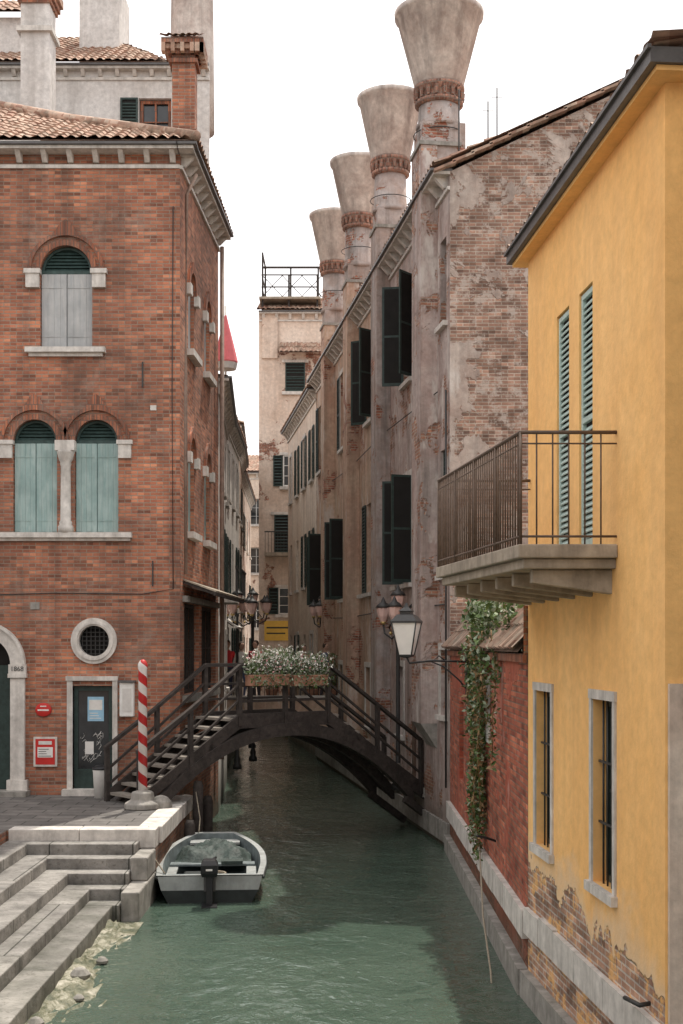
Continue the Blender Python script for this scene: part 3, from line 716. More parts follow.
for x,y,h in ((2.35,26.0,1.2),(3.1,27.5,1.6),(3.35,28,2.1)):
    T['antennas'].tube([(x,y,13.2),(x,y,13.9+h)],.016,'iron',5)
    T['antennas'].tube([(x-.12,y,13.7+h),(x+.12,y,13.7+h)],.008,'iron',4)
T['cables'].tube([Fr(2,9.3,.08),Fr(8,9.15,.07),Fr(14,9.25,.08),Fr(20,9.1,.07)],.012,'iron',5)
T['cables'].tube([Fr(2,4.9,.05),Fr(8,4.8,.05),Fr(14,4.85,.05),Fr(20.5,4.8,.05)],.015,'iron',5)
T.done()

# ------------------------------------------------------------------ other houses
def simple_house(name,p,q,z1,mat,cols,rows,depthx,shutm='green',roof=True,w=.85,sh=('open','closed','none'),zmin=-.6):
    rng=random.Random(len(name)*7+int(p[1]))
    T=Thing(name); F=Frame(p,q); ops=[];ws=[]
    for c0 in range(cols):
        u=F.L*(c0+.5)/cols
        for (a,b2) in rows:
            ops.append((u-w/2,u+w/2,a,b2)); ws.append((u-w/2,u+w/2,a,b2))
    wall(T['walls'],F,zmin,z1,ops,mat,.2)
    for x in ws: stdwin(T,F,*x,shut=rng.choice(sh),m=shutm,surround=rng.random()<.5,rng=rng,pitch=.14)
    cornice(T['cornice'],F,0,F.L,z1,'stone',.25,.6)
    a,b2=F(0,0,-depthx),F(F.L,0,-depthx)
    for s0,s1 in ((p,a),(a,b2),(b2,q)):
        T['walls'].face([(s0[0],s0[1],zmin),(s1[0],s1[1],zmin),(s1[0],s1[1],z1),(s0[0],s0[1],z1)],mat)
    if roof:
        e0=F(-.1,z1+.14,.32);e1=F(F.L+.1,z1+.14,.32); r1=F(F.L+.1,z1+.14+depthx*.2,-depthx/2); r0=F(-.1,z1+.14+depthx*.2,-depthx/2)
        tiles(T['roof'],e0,e1,r1,r0); T['roof'].face([r0,r1,F(F.L,z1+.1,-depthx-.2),F(0,z1+.1,-depthx-.2)],'roof')
    return T,F
T,F3=simple_house('beige_house',(-2.3,56.0),(-.9,46.1),13.0,'beige',4,[(10,11.9),(6.2,8.2),(2.6,4.4)],9,w=.8)
T.done()
T,Ft=simple_house('tower_house',(-3.75,59.0),(1.2,59.0),19.0,'tower',0,[],9)
for u0,u1,a,b2,s_ in ((1.2,2.1,15.5,16.8,'closed'),(1.1,1.9,11.2,12.6,'open'),(.7,1.4,8.2,9.9,'closed'),(2.2,2.9,8.2,9.9,'closed'),(.9,1.8,5.4,6.6,'open'),(2.6,3.3,11.2,12.6,'closed')):
    T['windows'].box(Ft,u0,u1,a,b2,.004,.02,'glass')
    sash(T['windows'],Ft,u0,u1,a,b2,.02,'white')
    if s_=='open':
        louvre(T['shutters'],Ft,u0-.45,u0-.02,a,b2,.02,'green',.14); louvre(T['shutters'],Ft,u1+.02,u1+.45,a,b2,.02,'green',.14)
    else: louvre(T['shutters'],Ft,u0,u1,a,b2,.075,'green',.14)
    T['stone_trim'].box(Ft,u0-.15,u1+.15,a-.15,a-.01,.0,.14,'stone'); T['stone_trim'].box(Ft,u0-.15,u1+.15,b2+.01,b2+.13,.0,.1,'stone')
T['balcony'].box(Ft,.3,1.9,8.0,8.15,.02,.8,'beton')
for i in range(12): T['balcony'].box(Ft,.32+i*.14,.34+i*.14,8.15,9.05,.76,.78,'iron')
T['balcony'].box(Ft,.3,1.9,9.05,9.1,.75,.8,'iron')
T['yellow_board'].box(Ft,.25,1.5,4.2,5.1,.01,.06,'signyellow')
T['yellow_board'].box(Ft,.35,1.4,4.75,4.82,.06,.064,'iron'); T['yellow_board'].box(Ft,.35,1.2,4.5,4.56,.06,.064,'iron')
al=T['rooftop_deck']
for x in (-3.6,-2.4,-1.1):
    for y in (59.3,61.5): al.wb(x-.04,x+.04,y-.04,y+.04,19.1,21.9 if x==-3.6 or y==61.5 else 20.9,'bridgewood')
al.wb(-3.75,-.95,59.1,61.7,19.75,19.85,'beton')
for z in (20.3,20.85): al.wb(-3.65,-1.05,59.25,59.3,z,z+.05,'bridgewood'); al.wb(-3.65,-3.6,59.3,61.5,z,z+.05,'bridgewood')
for i in range(3): al.beam((-3.6+i*.9,59.3,19.9),(-2.7+i*.9,59.3,20.85),.03,.03,'bridgewood'); al.beam((-2.7+i*.9,59.3,19.9),(-3.6+i*.9,59.3,20.85),.03,.03,'bridgewood')
al.wb(-3.7,-1.0,61.45,61.55,21.82,21.9,'bridgewood'); al.wb(-3.63,-3.57,59.3,61.5,21.82,21.9,'bridgewood')
T['chimneys'].wb(-3.6,-2.9,58.9,59.6,17.0,19.1,'tower')
tiles(T['lower_roof'],(-2.8,58.2,17.1),(-.6,58.2,17.1),(-.6,59,17.7),(-2.8,59,17.7))
T.done()
T,Fl=simple_house('green_shuttered_house',(-2.93,30.95),(-3.35,38),10.3,'whitewall',3,[(8.0,9.6),(5.3,7.1),(2.8,4.3)],7,sh=('closed','open','closed'),w=.7,roof=False)
T['roof'].face([(-2.7,30.9,10.42),(-3.1,38.05,10.42),(-7,38.05,11.0),(-7,30.9,11.0)],'roof')
T['balcony'].box(Fl,2.6,4.4,5.1,5.2,.0,.4,'stone')
for i in range(13): T['balcony'].box(Fl,2.63+i*.14,2.65+i*.14,5.2,6.0,.36,.38,'iron')
T['balcony'].box(Fl,2.6,4.4,6.0,6.05,.34,.4,'iron'); T.done()
T,Fl=simple_house('white_canal_house',(-3.72,38.1),(-3.95,50),11.4,'whitewall',5,[(8.9,10.6),(5.7,7.6),(3.0,4.6)],6,sh=('open','none','closed'),w=.8)
T['balcony'].box(Fl,4,6.2,5.5,5.6,.0,.6,'stone')
for i in range(16): T['balcony'].box(Fl,4.03+i*.14,4.05+i*.14,5.6,6.4,.56,.58,'iron')
T['balcony'].box(Fl,4,6.2,6.4,6.45,.54,.6,'iron'); T['awning'].hexa([Fl(1,4.9,.02),Fl(1,4.5,.6),Fl(4,4.5,.6),Fl(4,4.9,.02),Fl(1,4.95,.02),Fl(1,4.55,.62),Fl(4,4.55,.62),Fl(4,4.95,.02)],'clothwhite')
T.done()
T,Fl=simple_house('beige_canal_house',(-4.1,50.1),(-4.75,62),12.4,'beige',5,[(9.4,11.2),(6.0,8.0),(3.0,4.6)],7,sh=('open','closed')); T.done()
T,Fl=simple_house('ochre_canal_house',(-4.9,62.1),(-5.3,76),12.2,'tower',4,[(9,10.7),(5.4,7.4),(2.8,4.4)],7,sh=('open','closed')); T.done()
T,Fl=simple_house('end_house',(-9,80),(3,80),14.5,'beige',8,[(11.4,13.0),(8.4,10.0),(5.0,6.7),(2.0,3.6)],8,sh=('open','closed')); T.done()
u=Thing('closed_parasol'); ux,uy=-3.28,36.8
u['pole'].tube([(ux,uy,10.4),(ux,uy,13.6)],.03,'white'); u['canopy'].lathe((ux,uy,11.98),[(.33,0),(.35,.03),(.24,.5),(.1,1.05),(.03,1.35)],'pinkcloth',10,False); u['canopy'].lathe((ux,uy,11.8),[(.30,0),(.34,.176)],'clothwhite',10,False); u.done()

# ------------------------------------------------------------------ FAR BRIDGE + people
T=Thing('far_stone_bridge'); b=T['arch']
N=16
xa,xb=-3.85,-.05
for k in range(N):
    def pt(k):
        t=k/N; return xa+(xb-xa)*t, .9+1.05*math.sin(math.pi*t)
    x0,z0=pt(k);x1,z1=pt(k+1)
    b.hexa([(x0,40.6,z0),(x1,40.6,z1),(x1,42.4,z1),(x0,42.4,z0),(x0,40.6,2.3),(x1,40.6,2.3),(x1,42.4,2.3),(x0,42.4,2.3)],'ochrewall')
T['parapet'].wb(xa,xb,40.55,40.7,2.3,2.42,'stone')
for i in range(27): T['parapet'].tube([(xa+.05+i*.14,40.62,2.42),(xa+.05+i*.14,40.62,3.2)],.012,'iron',5)
T['parapet'].wb(xa,xb,40.6,40.65,3.2,3.25,'iron')
T.done()
def person(x,y,z,face,shirt,trous,h=1.7,arm=0.0):
    E=bpy.data.objects.new('person',None); E.location=(x,y,z); E.rotation_euler=(0,0,face); sc.collection.objects.link(E)
    k=h/1.7
    V=[(0,0,.92,.13),(0,0,1.12,.12),(0,0,1.33,.145),(0,0,1.43,.08),(0,0,1.5,.052),
       (.17,0,1.38,.055),(.24,.02,1.12,.042),(.24,-.12-arm,.94+arm,.032),(.235,-.17-arm*1.5,.88+arm,.03),
       (-.17,0,1.38,.055),(-.24,.02,1.12,.042),(-.24,-.08,.9,.032),(-.235,-.1,.83,.03),
       (.09,0,.85,.085),(.1,-.05,.48,.058),(.1,.03,.08,.04),(.1,-.12,.04,.035),
       (-.09,0,.85,.085),(-.1,.04,.48,.058),(-.1,.12,.08,.04),(-.1,-.02,.04,.035)]
    Ed=[(0,1),(1,2),(2,3),(3,4),(2,5),(5,6),(6,7),(7,8),(2,9),(9,10),(10,11),(11,12),(0,13),(13,14),(14,15),(15,16),(0,17),(17,18),(18,19),(19,20)]
    me=bpy.data.meshes.new('body'); me.from_pydata([(a*k,b2*k,c*k) for a,b2,c,_ in V],Ed,[])
    o=bpy.data.objects.new('body',me); sc.collection.objects.link(o); o.parent=E
    sk=o.modifiers.new('Skin','SKIN'); sk.use_smooth_shade=True
    for i,v in enumerate(me.skin_vertices[0].data): v.radius=(V[i][3]*k,)*2; v.use_root=(i==0)
    su=o.modifiers.new('Sub','SUBSURF'); su.levels=2; su.render_levels=2
    g=G('person_clothes'); tc=g.n('ShaderNodeTexCoord'); sp=g.n('ShaderNodeSeparateXYZ'); g.l(tc.outputs['Object'],sp.inputs[0])
    r=g.ramp(g.math('DIVIDE',sp.outputs[2],1.7*k),[(0,(.05,.04,.035)),(.055,trous),(.555,shirt),(.85,(.52,.32,.24))],'CONSTANT'); g.out(r); me.materials.append(g.m)
    hb=B(); hb.lathe((0,-.01,1.5*k),[(.03,0),(.062,.03),(.082,.1),(.085,.16),(.07,.21),(.03,.235)],'skin',14)
    hb.lathe((0,.015,1.59*k),[(.085,.0),(.098,.06),(.092,.11),(.06,.16),(.01,.175)],'hair',14)
    hb.face([(-.012,-.085,1.6*k),(.012,-.085,1.6*k),(0,-.115,1.58*k)],'skin'); hb.face([(-.012,-.085,1.6*k),(0,-.115,1.58*k),(0,-.085,1.64*k)],'skin')
    for sx in (-1,1): hb.lathe((sx*.032,-.088,1.63*k),[(.012,-.006),(.012,.006)],'black',6)
    hb.obj('head',E)
person(-3.62,41.3,2.3,0,(.65,.05,.06),(.06,.07,.12),1.8)
person(-3.15,41.0,2.3,.5,(.7,.65,.6),(.1,.12,.2),1.75,.15)
person(-2.75,41.6,2.3,-.4,(.6,.15,.15),(.05,.05,.06),1.8)
person(-1.2,41.2,2.3,.2,(.5,.3,.25),(.3,.28,.25),1.65,.1)
person(-.5,41.5,2.3,.9,(.12,.15,.25),(.1,.1,.12),1.72)

# ------------------------------------------------------------------ TIMBER FOOTBRIDGE
T=Thing('timber_footbridge')
o=Vector((-3.5,23.6)); dv=Vector((.781,.625)).normalized(); nv=Vector((-dv.y,dv.x)); W=1.25
def BP(t,s_,z): r=o+dv*t+nv*s_; return (r.x,r.y,z)
t0,ta,tb,t1=-.12,2.0,4.15,6.7; DZ=2.6; RZ=.95
ns=9
def zt(t):
    if t<ta: return QZ+(DZ-QZ)*max(0,(t-t0))/(ta-t0)
    if t>tb: return DZ-(DZ-RZ)*(t-tb)/(t1-tb)
    return DZ
def bbox(b,ta_,tb_,s0,s1,za0,za1,zb0,zb1,m):
    b.hexa([BP(ta_,s0,za0),BP(tb_,s0,zb0),BP(tb_,s1,zb0),BP(ta_,s1,za0),BP(ta_,s0,za1),BP(tb_,s0,zb1),BP(tb_,s1,zb1),BP(ta_,s1,za1)],m)
b=T['steps']
for i in range(ns):
    a=t0+(ta-t0)*i/ns; c2=t0+(ta-t0)*(i+1)/ns; z=QZ+(DZ-QZ)*(i+1)/(ns+0)
    bbox(b,a-.02,c2,.06,W-.06,z-.05,z,z-.05,z,'treadwood')
    a=tb+(t1-tb)*i/ns; c2=tb+(t1-tb)*(i+1)/ns; z=DZ-(DZ-RZ)*(i)/(ns)
    bbox(b,a,c2+.02,.06,W-.06,z-.05,z-(.001 if i==0 else 0),z-.05,z-(.001 if i==0 else 0),'treadwood')
n=14
for i in range(n):
    a=ta+(tb-ta)*i/n; bbox(b,a+.004,a+(tb-ta)/n-.004,.03,W-.03,DZ-.06,DZ,DZ-.06,DZ,'bridgewood')
b=T['stringers']
for s0,s1 in ((0,.058),(W-.058,W)):
    bbox(b,t0-.05,ta,s0,s1,QZ+.003,QZ+.2,DZ-.2,DZ+.08,'bridgewood')
    bbox(b,ta+.001,tb-.001,s0,s1,DZ-.2,DZ+.08,DZ-.2,DZ+.08,'bridgewood')
    bbox(b,tb,t1+.05,s0,s1,DZ-.2,DZ+.08,RZ-.25,RZ+.08,'bridgewood')
b=T['arch_beams']
N=26; ts=[.02+6.38*k/N for k in range(N+1)]
def az(t): return 2.34-1.5*abs((t-3.15)/3.2)**2.1
for s0,s1 in ((-.05,.09),(W-.09,W+.05),(W/2-.06,W/2+.06)):
    for k in range(N):
        a,c2=ts[k],ts[k+1]; bbox(b,a,c2,s0,s1,az(a)-.12,az(a)+.13,az(c2)-.12,az(c2)+.13,'bridgewood')
for tt in (.6,1.3,4.9,5.6):
    for s_ in (0,W-.1): bbox(b,tt,tt+.08,s_+.0,s_+.08,az(tt),zt(tt),az(tt),zt(tt+.08),'bridgewood')
for k in range(2,N,3):
    a=ts[k]; bbox(b,a,a+.1,.09,W-.09,az(a)-.05,az(a)+.05,az(a)-.05,az(a)+.05,'bridgewood')
b=T['railings']
posts=[t0-.06,.9,ta,3.08,tb,5.45,t1-.03]
for s0 in (-.02,W-.06):
    for i,tt in enumerate(posts):
        z=zt(tt); bbox(b,tt-.04,tt+.04,s0-.005,s0+.08,z-.15 if i else z+.003,z+1.0,z-.15 if i else z+.003,z+1.0,'bridgewood')
    for i in range(len(posts)-1):
        a,c2=posts[i],posts[i+1]; za,zc2=zt(a),zt(c2)
        for hh,th,ww in ((.95,.07,.1),(.62,.05,.05),(.32,.05,.05)):
            top=hh>.9
            e=.05*top
            bbox(b,a+(.042 if not top else -.05 if i==0 else 0),c2-(0 if top else .042),s0+(-.016 if top else .02),s0+(.09 if top else .07),za+hh-th/2+e,za+hh+th/2+e,zc2+hh-th/2+e,zc2+hh+th/2+e,'bridgewood')
b=T['landing']
b.hexa([BP(t1,-.05,RZ-.2),(1.84,27.7,RZ-.2),(1.6,29.4,RZ-.2),BP(t1,W+.05,RZ-.2),BP(t1,-.05,RZ),(1.84,27.7,RZ),(1.6,29.4,RZ),BP(t1,W+.05,RZ)],'stonedark')
for s_ in (0,W-.1): b.beam(BP(6.2,s_,.75),BP(7.2,s_,.1),.12,.14,'bridgewood')
T.done()
def planter(ta_,tb_,s_,z0=3.22,name='flower_planter',fl=80):
    P=Thing(name); bb=P['box']
    bbox(bb,ta_,tb_,s_-.2,s_+.0,z0,z0+.18,z0,z0+.18,'terracotta'); bbox(bb,ta_-.01,tb_+.01,s_-.21,s_+.01,z0+.18,z0+.21,z0+.18,z0+.21,'terracotta')
    for k in range(6):
        tt=ta_+(tb_-ta_)*(k+.5)/6; hh=R.uniform(.0,.14)
        P['plants'].leaves(BP(tt,s_-.1,z0+.31+hh/2),(.17,.16,.13+hh),150,.036,['leafgrey','leafgrey','leaf'])
        P['plants'].leaves(BP(tt,s_-.12,z0+.38+hh/2),(.18,.17,.13+hh),fl,.03,['flower','flower','flower','flowerpink'])
        for _ in range(12):
            a=Vector(BP(tt,s_-.1,z0+.22)); e=a+Vector((R.uniform(-.2,.2),R.uniform(-.2,.2),R.uniform(.15,.46))); P['plants'].tube([a,e],.005,'leaf',4)
            P['plants'].leaves(e,(.04,.04,.04),5,.03,['leafgrey','flower'])
        P['plants'].leaves(BP(tt,s_-.22,z0+.1),(.13,.06,.15),40,.033,['leaf','leafgrey'])
    P.done()
planter(2.1,3.0,-.03); planter(3.12,3.95,-.03,3.2)
planter(3.5,4.4,W+.2,3.3,fl=15)

# ------------------------------------------------------------------ ORNATE LAMPS
def ornate_lamp(x,y,z0,zt_,K=1.0):
    T=Thing('ornate_street_lamp')
    T['post'].lathe((x,y,z0),[(.14,0),(.14,.1),(.09,.18),(.1,.3),(.06,.4),(.045,.9),(.04,zt_-z0-.35),(.06,zt_-z0-.3),(.03,zt_-z0-.2)],'iron',12)
    def lant(c,k=1):
        T['lanterns'].lathe(c,[(.05*k,0),(.1*k,.1*k),(.13*k,.24*k),(.12*k,.26*k)],'pinkglass',8,False)
        T['caps'].lathe((c[0],c[1],c[2]+.26*k),[(.15*k,0),(.11*k,.06*k),(.05*k,.1*k),(.03*k,.15*k),(.01,.2*k)],'iron',10)
        T['caps'].lathe((c[0],c[1],c[2]-.06*k),[(.015,0),(.05*k,.03*k),(.055*k,.06*k)],'gold',10)
    lant((x,y,zt_),K)
    for a in (0,2*math.pi/3,4*math.pi/3):
        dx,dy=math.cos(a+.3)*.36*K,math.sin(a+.3)*.36*K
        T['arms'].tube([(x,y,zt_-.45),(x+dx*.4,y+dy*.4,zt_-.62),(x+dx*.9,y+dy*.9,zt_-.5),(x+dx,y+dy,zt_-.3)],.022,'iron')
        T['arms'].tube([(x,y,zt_-.25),(x+dx*.3,y+dy*.3,zt_-.2),(x+dx*.6,y+dy*.6,zt_-.38),(x+dx*.5,y+dy*.5,zt_-.5)],.015,'iron')
        T['caps'].lathe((x+dx*.5,y+dy*.5,zt_-.5),[(.01,-.04),(.045,0),(.01,.04)],'gold',8)
        lant((x+dx,y+dy,zt_-.25),K)
    T.done()
ornate_lamp(1.2,27.6,RZ-.01,4.75,1.15)
ornate_lamp(-3.2,39.9,.2,5.2,1.3); ornate_lamp(-2.9,42.6,.2,5.3,1.3); ornate_lamp(-3.3,48.0,.2,5.5,1.3)
ornate_lamp(-.6,42.6,.9,5.2,1.2)
P=Thing('potted_shrub')
for x in (-2.2,-1.7,-.9,-.3):
    P['pots'].lathe((x,40.9,2.3),[(.14,0),(.2,.3),(.21,.32)],'terracotta',14); P['leaves'].leaves((x,40.9,3.0+R.uniform(0,.5)),(.28,.28,.45+R.uniform(0,.3)),260,.06,['leaf','leafgrey','leaf'])
    P['leaves'].tube([(x,40.9,2.6),(x,40.9,3.1)],.02,'leafdry',5)
P.done()

T=Thing('wall_bracket_lantern'); lx,ly=1.08,21.6
wz=3.72
T['bracket'].tube([(2.12,ly,wz),(1.5,ly,wz+.02),(lx+.05,ly,wz-.02),(lx,ly,wz+.08)],.018,'iron'); T['bracket'].tube([(2.12,ly,wz-.5),(1.95,ly,wz-.3),(1.7,ly,wz-.08),(1.5,ly,wz+.0),(1.62,ly,wz+.1),(1.72,ly,wz+.02)],.014,'iron')
T['bracket'].wb(2.06,2.115,ly-.05,ly+.05,wz-.6,wz+.12,'iron')
def cage(T,x,y,z,k=1,glass='milk'):
    T['glass'].lathe((x,y,z),[(.14*k,0),(.27*k,.5*k)],glass,4,False,rot=.5)
    T['frame'].lathe((x,y,z+.5*k),[(.30*k,0),(.30*k,.03*k),(.18*k,.13*k),(.12*k,.14*k),(.12*k,.18*k),(.15*k,.19*k),(.05*k,.25*k),(.02*k,.32*k)],'iron',4,False,rot=.5)
    T['frame'].lathe((x,y,z-.05*k),[(.05*k,0),(.14*k,.02*k),(.15*k,.052*k)],'iron',4,False,rot=.5)
    for i in range(4):
        a=.5+i*math.pi/2; T['frame'].tube([(x+.145*k*math.cos(a),y+.145*k*math.sin(a),z),(x+.278*k*math.cos(a),y+.278*k*math.sin(a),z+.5*k)],.012*k,'iron',5)
cage(T,lx,ly,wz+.12,1.05); T.done()

# ------------------------------------------------------------------ RED GARDEN WALL
T=Thing('red_garden_wall')
Fw=Frame((2.12,25.38),(2.13,14.85))
wall(T['wall'],Fw,-.6,3.9,[(Fw.uy(23.4),Fw.uy(22.6),1.6,3.0)],'redwall',.12,'redwall')
T['wall'].face([(2.9,25.38,-.6),(2.9,14.85,-.6),(2.9,14.85,4.3),(2.9,25.38,4.3)],'redwall')
x=0
while x<Fw.L-.05:
    x1=min(x+R.uniform(.7,1.2),Fw.L); T['stone_band'].box(Fw,x,x1-.01,.64+R.uniform(-.01,.01),.96,-.02,.07+R.uniform(0,.015),'stone'); x=x1
T['footing'].box(Fw,0,Fw.L,-.6,.3,.0,.12,'stonedark')
tiles(T['coping'],Fw(0,3.92,.12),Fw(Fw.L,3.92,.12),Fw(Fw.L,4.5,-.38),Fw(0,4.5,-.38),'roofold',per=.2,row=.26,amp=.07)
T['coping'].face([Fw(0,4.48,-.38),Fw(Fw.L,4.48,-.38),Fw(Fw.L,4.1,-.8),Fw(0,4.1,-.8)],'roofold')
T['coping'].box(Fw,0,Fw.L,3.8,3.9,-.02,.06,'brickmould')
T['coping'].box(Fw,Fw.L-.02,Fw.L,3.9,4.45,-.5,.05,'brick')
T['plaque'].box(Fw,Fw.uy(18.9),Fw.uy(18.55),2.6,3.5,.004,.03,'white')
T['cable'].tube([Fw(Fw.uy(19.6),1.2,.06),Fw(Fw.uy(18),.9,.2),Fw(Fw.uy(16.8),.5,.3),Fw(Fw.uy(15.5),.1,.35),Fw(Fw.uy(15.2),-.2,.36)],.012,'rope',6)
T['hook'].tube([Fw(Fw.uy(17.9),1.3,0),Fw(Fw.uy(17.9),1.35,.15),Fw(Fw.uy(17.7),1.4,.28)],.018,'iron')
T.done()
iv=Thing('ivy_plant')
for k in range(30):
    y=R.gauss(18.7,1.1); y=min(21,max(16.6,y)); z=R.uniform(3.7,4.75)-.25*abs(y-18.7)/2; iv['leaves'].leaves((2.02+R.uniform(-.12,.35),y,z),(.2,.35,.24),80,.05,['leaf','leaf','leafgrey'])
for st_ in range(26):
    mid=st_<15
    y=(19.0+R.gauss(0,.33)) if mid else R.uniform(17.2,20.6); zend=R.uniform(.75,2.0) if mid else R.uniform(2.3,3.3)
    z=4.2; pts=[]; yy=y;xx=2.0
    while z>zend:
        pts.append((xx,yy,z)); yy+=R.uniform(-.06,.06); xx=min(2.1,max(1.9,xx+R.uniform(-.03,.03))); z-=.13
        iv['leaves'].leaves((xx,yy,z),(.07,.13,.1),10,.045,['leaf','leaf','leafgrey','leafdry'])
    if len(pts)>1: iv['stems'].tube(pts,.009,'leafdry',4)
iv.done()

# ------------------------------------------------------------------ YELLOW HOUSE
T=Thing('yellow_house')
yp=lambda y:3.316-.08*y
Y0,Y1=14.83,10.08
Fy=Frame((yp(Y0),Y0),(yp(Y1),Y1)); uy=Fy.uy; EY=8.36
ops=[(uy(14.42),uy(13.72),1.80,3.5),(uy(12.12),uy(11.45),1.80,3.5),(uy(13.5),uy(13.0),4.92,7.4),(uy(12.62),uy(12.14),4.92,7.4)]
wall(T['walls'],Fy,-.6,EY,ops,'yellow',.2,'glass')
for o_ in ops[:2]:
    T['stone_trim'].box(Fy,o_[0]-.08,o_[0]-.002,o_[2],o_[3],-.1,.02,'stone'); T['stone_trim'].box(Fy,o_[1]+.002,o_[1]+.08,o_[2],o_[3],-.1,.02,'stone')
    T['stone_trim'].box(Fy,o_[0]-.09,o_[1]+.09,o_[3]+.002,o_[3]+.09,-.1,.025,'stone'); T['stone_trim'].box(Fy,o_[0]-.11,o_[1]+.11,o_[2]-.09,o_[2]-.002,-.1,.06,'stone')
    sash(T['windows'],Fy,o_[0]+.01,o_[1]-.01,o_[2]+.01,o_[3]-.01,-.17,'green',2,2,.06)
    n=5
    for i in range(1,n):
        uu=o_[0]+(o_[1]-o_[0])*i/n; T['window_bars'].tube([Fy(uu,o_[2],-.06),Fy(uu,o_[3],-.06)],.01,'iron',6)
    for zz in (.33,.66): T['window_bars'].box(Fy,o_[0],o_[1],o_[2]+(o_[3]-o_[2])*zz-.01,o_[2]+(o_[3]-o_[2])*zz+.01,-.07,-.05,'iron')
for o_ in ops[2:]:
    louvre(T['shutters'],Fy,o_[0]+.01,o_[1]-.01,4.94,7.38,-.06,'shuttergreen',.06,.04,.05)
x=0
while x<Fy.L-.05:
    x1=min(x+R.uniform(.6,1.0),Fy.L); T['stone_band'].box(Fy,x,x1-.01,.72,1.02+R.uniform(-.01,.02),-.02,.05+R.uniform(0,.01),'stone'); x=x1
T['footing'].box(Fy,0,Fy.L,-.6,.3,.0,.1,'stonedark')
X1=9.5
T['walls'].face([(yp(Y1),Y1,1.0),(X1,Y1,1.0),(X1,Y1,EY),(yp(Y1),Y1,EY)],'yellowfront')
T['walls'].face([(yp(Y1),Y1,-.6),(X1,Y1,-.6),(X1,Y1,1.0),(yp(Y1),Y1,1.0)],'brick')
T['walls'].face([(yp(Y0),Y0,-.6),(X1,Y0,-.6),(X1,Y0,EY+.1),(yp(Y0),Y0,EY+.1)],'yellowfront')
T['walls'].face([(X1,Y0,-.6),(X1,Y1,-.6),(X1,Y1,EY),(X1,Y0,EY)],'yellowfront')
T['stone_trim'].wb(yp(Y1)+.02,yp(Y1)+.5,Y1-.06,Y1-.003,-.5,3.7,'beige')
e=T['eaves']
e.box(Fy,-.2,Fy.L+.22,EY,EY+.04,-.3,.14,'yellowfront')
e.box(Fy,-.25,Fy.L+.26,EY+.042,EY+.16,-.3,.2,'gutter'); e.box(Fy,-.27,Fy.L+.28,EY+.14,EY+.17,.2,.23,'gutter')
e.wb(yp(Y1)-.1,X1,Y1-.24,Y1+.02,EY+.045,EY+.15,'gutter')
tiles(T['roof'],Fy(-.3,EY+.17,.18),Fy(Fy.L+.3,EY+.17,.18),Fy(Fy.L+.3,EY+.9,-3.6),Fy(-.3,EY+.9,-3.6),amp=.05)
T['roof'].face([Fy(-.3,EY+.9,-3.6),Fy(Fy.L+.3,EY+.9,-3.6),Fy(Fy.L+.3,EY+.1,-7.3),Fy(-.3,EY+.1,-7.3)],'roof')
cb=T['chimney']
cb.wb(2.72,3.3,10.4,10.9,8.4,8.72,'roof')
tiles(cb,(2.62,10.3,8.72),(3.4,10.3,8.72),(3.3,10.65,8.86),(2.72,10.65,8.86),per=.14,row=.15,amp=.05)
cb.wb(2.8,3.23,10.5,10.85,8.8,8.92,'terracotta')
T['hook'].tube([Fy(uy(10.45),1.12,0),Fy(uy(10.4),1.12,.1),Fy(uy(10.7),1.1,.13)],.02,'iron')
no=Vector((1.54,11.33)); fo=Vector((1.07,14.76)); nw=Vector((yp(11.33),11.33)); fw=Vector((yp(14.76),14.76))
def slab(b,k,e0,z0,z1,m,kn=0):
    a=no.lerp(nw,kn);c_=fo.lerp(fw,kn)
    p=[a+Vector((0,e0)),nw+Vector((0,e0)),fw+Vector((0,-e0)),c_+Vector((0,-e0))]
    b.hexa([(v.x,v.y,z0) for v in p]+[(v.x,v.y,z1) for v in p],m)
bb=T['balcony_slab']
slab(bb,0,0,4.76,4.88,'beton'); slab(bb,0,.06,4.67,4.758,'beton',.06)
for i in range(6):
    t_=.03+i*.184; a=no.lerp(fo,t_).lerp(nw.lerp(fw,t_),.18); c_=nw.lerp(fw,t_)
    bb.hexa([(a.x,a.y-.07+.14,4.55),(c_.x,c_.y-.07+.14,4.45),(c_.x,c_.y+.2,4.45),(a.x,a.y+.2,4.55),(a.x,a.y+.07,4.668),(c_.x,c_.y+.07,4.668),(c_.x,c_.y+.2,4.668),(a.x,a.y+.2,4.668)],'beton')
br=T['balcony_railing']
rh=.98; zb=4.88
ni=no.lerp(nw,.03)+Vector((0,.04)); fi=fo.lerp(fw,.03)+Vector((0,-.04))
def rail(p,q,z,r): br.tube([(p.x,p.y,z),(q.x,q.y,z)],r,'balciron',6)
nwi=nw+Vector((0,.04)); fwi=fw+Vector((0,-.04))
for z,r_ in ((zb+rh,.018),(zb+rh*.9,.008),(zb+.07,.012)):
    rail(ni,fi,z,r_); rail(ni,nwi,z,r_); rail(fi,fwi,z,r_)
n=40
for i in range(n+1):
    p=ni.lerp(fi,i/n); th=.016 if i%10==0 else .009; br.tube([(p.x,p.y,zb),(p.x,p.y,zb+rh)],th,'balciron',5)
for a,c_ in ((ni,nwi),(fi,fwi)):
    for i in range(1,6):
        p=a.lerp(c_,i/6); br.tube([(p.x,p.y,zb),(p.x,p.y,zb+rh)],.008,'balciron',5)
T.done({'balcony_slab':.012})
T=Thing('wall_lantern'); cage(T,2.72,9.8,3.3,.55,'pinkglass'); T['bracket'].tube([(2.72,9.8,3.75),(2.72,9.95,3.85),(2.75,10.06,3.8)],.012,'iron'); T.done()

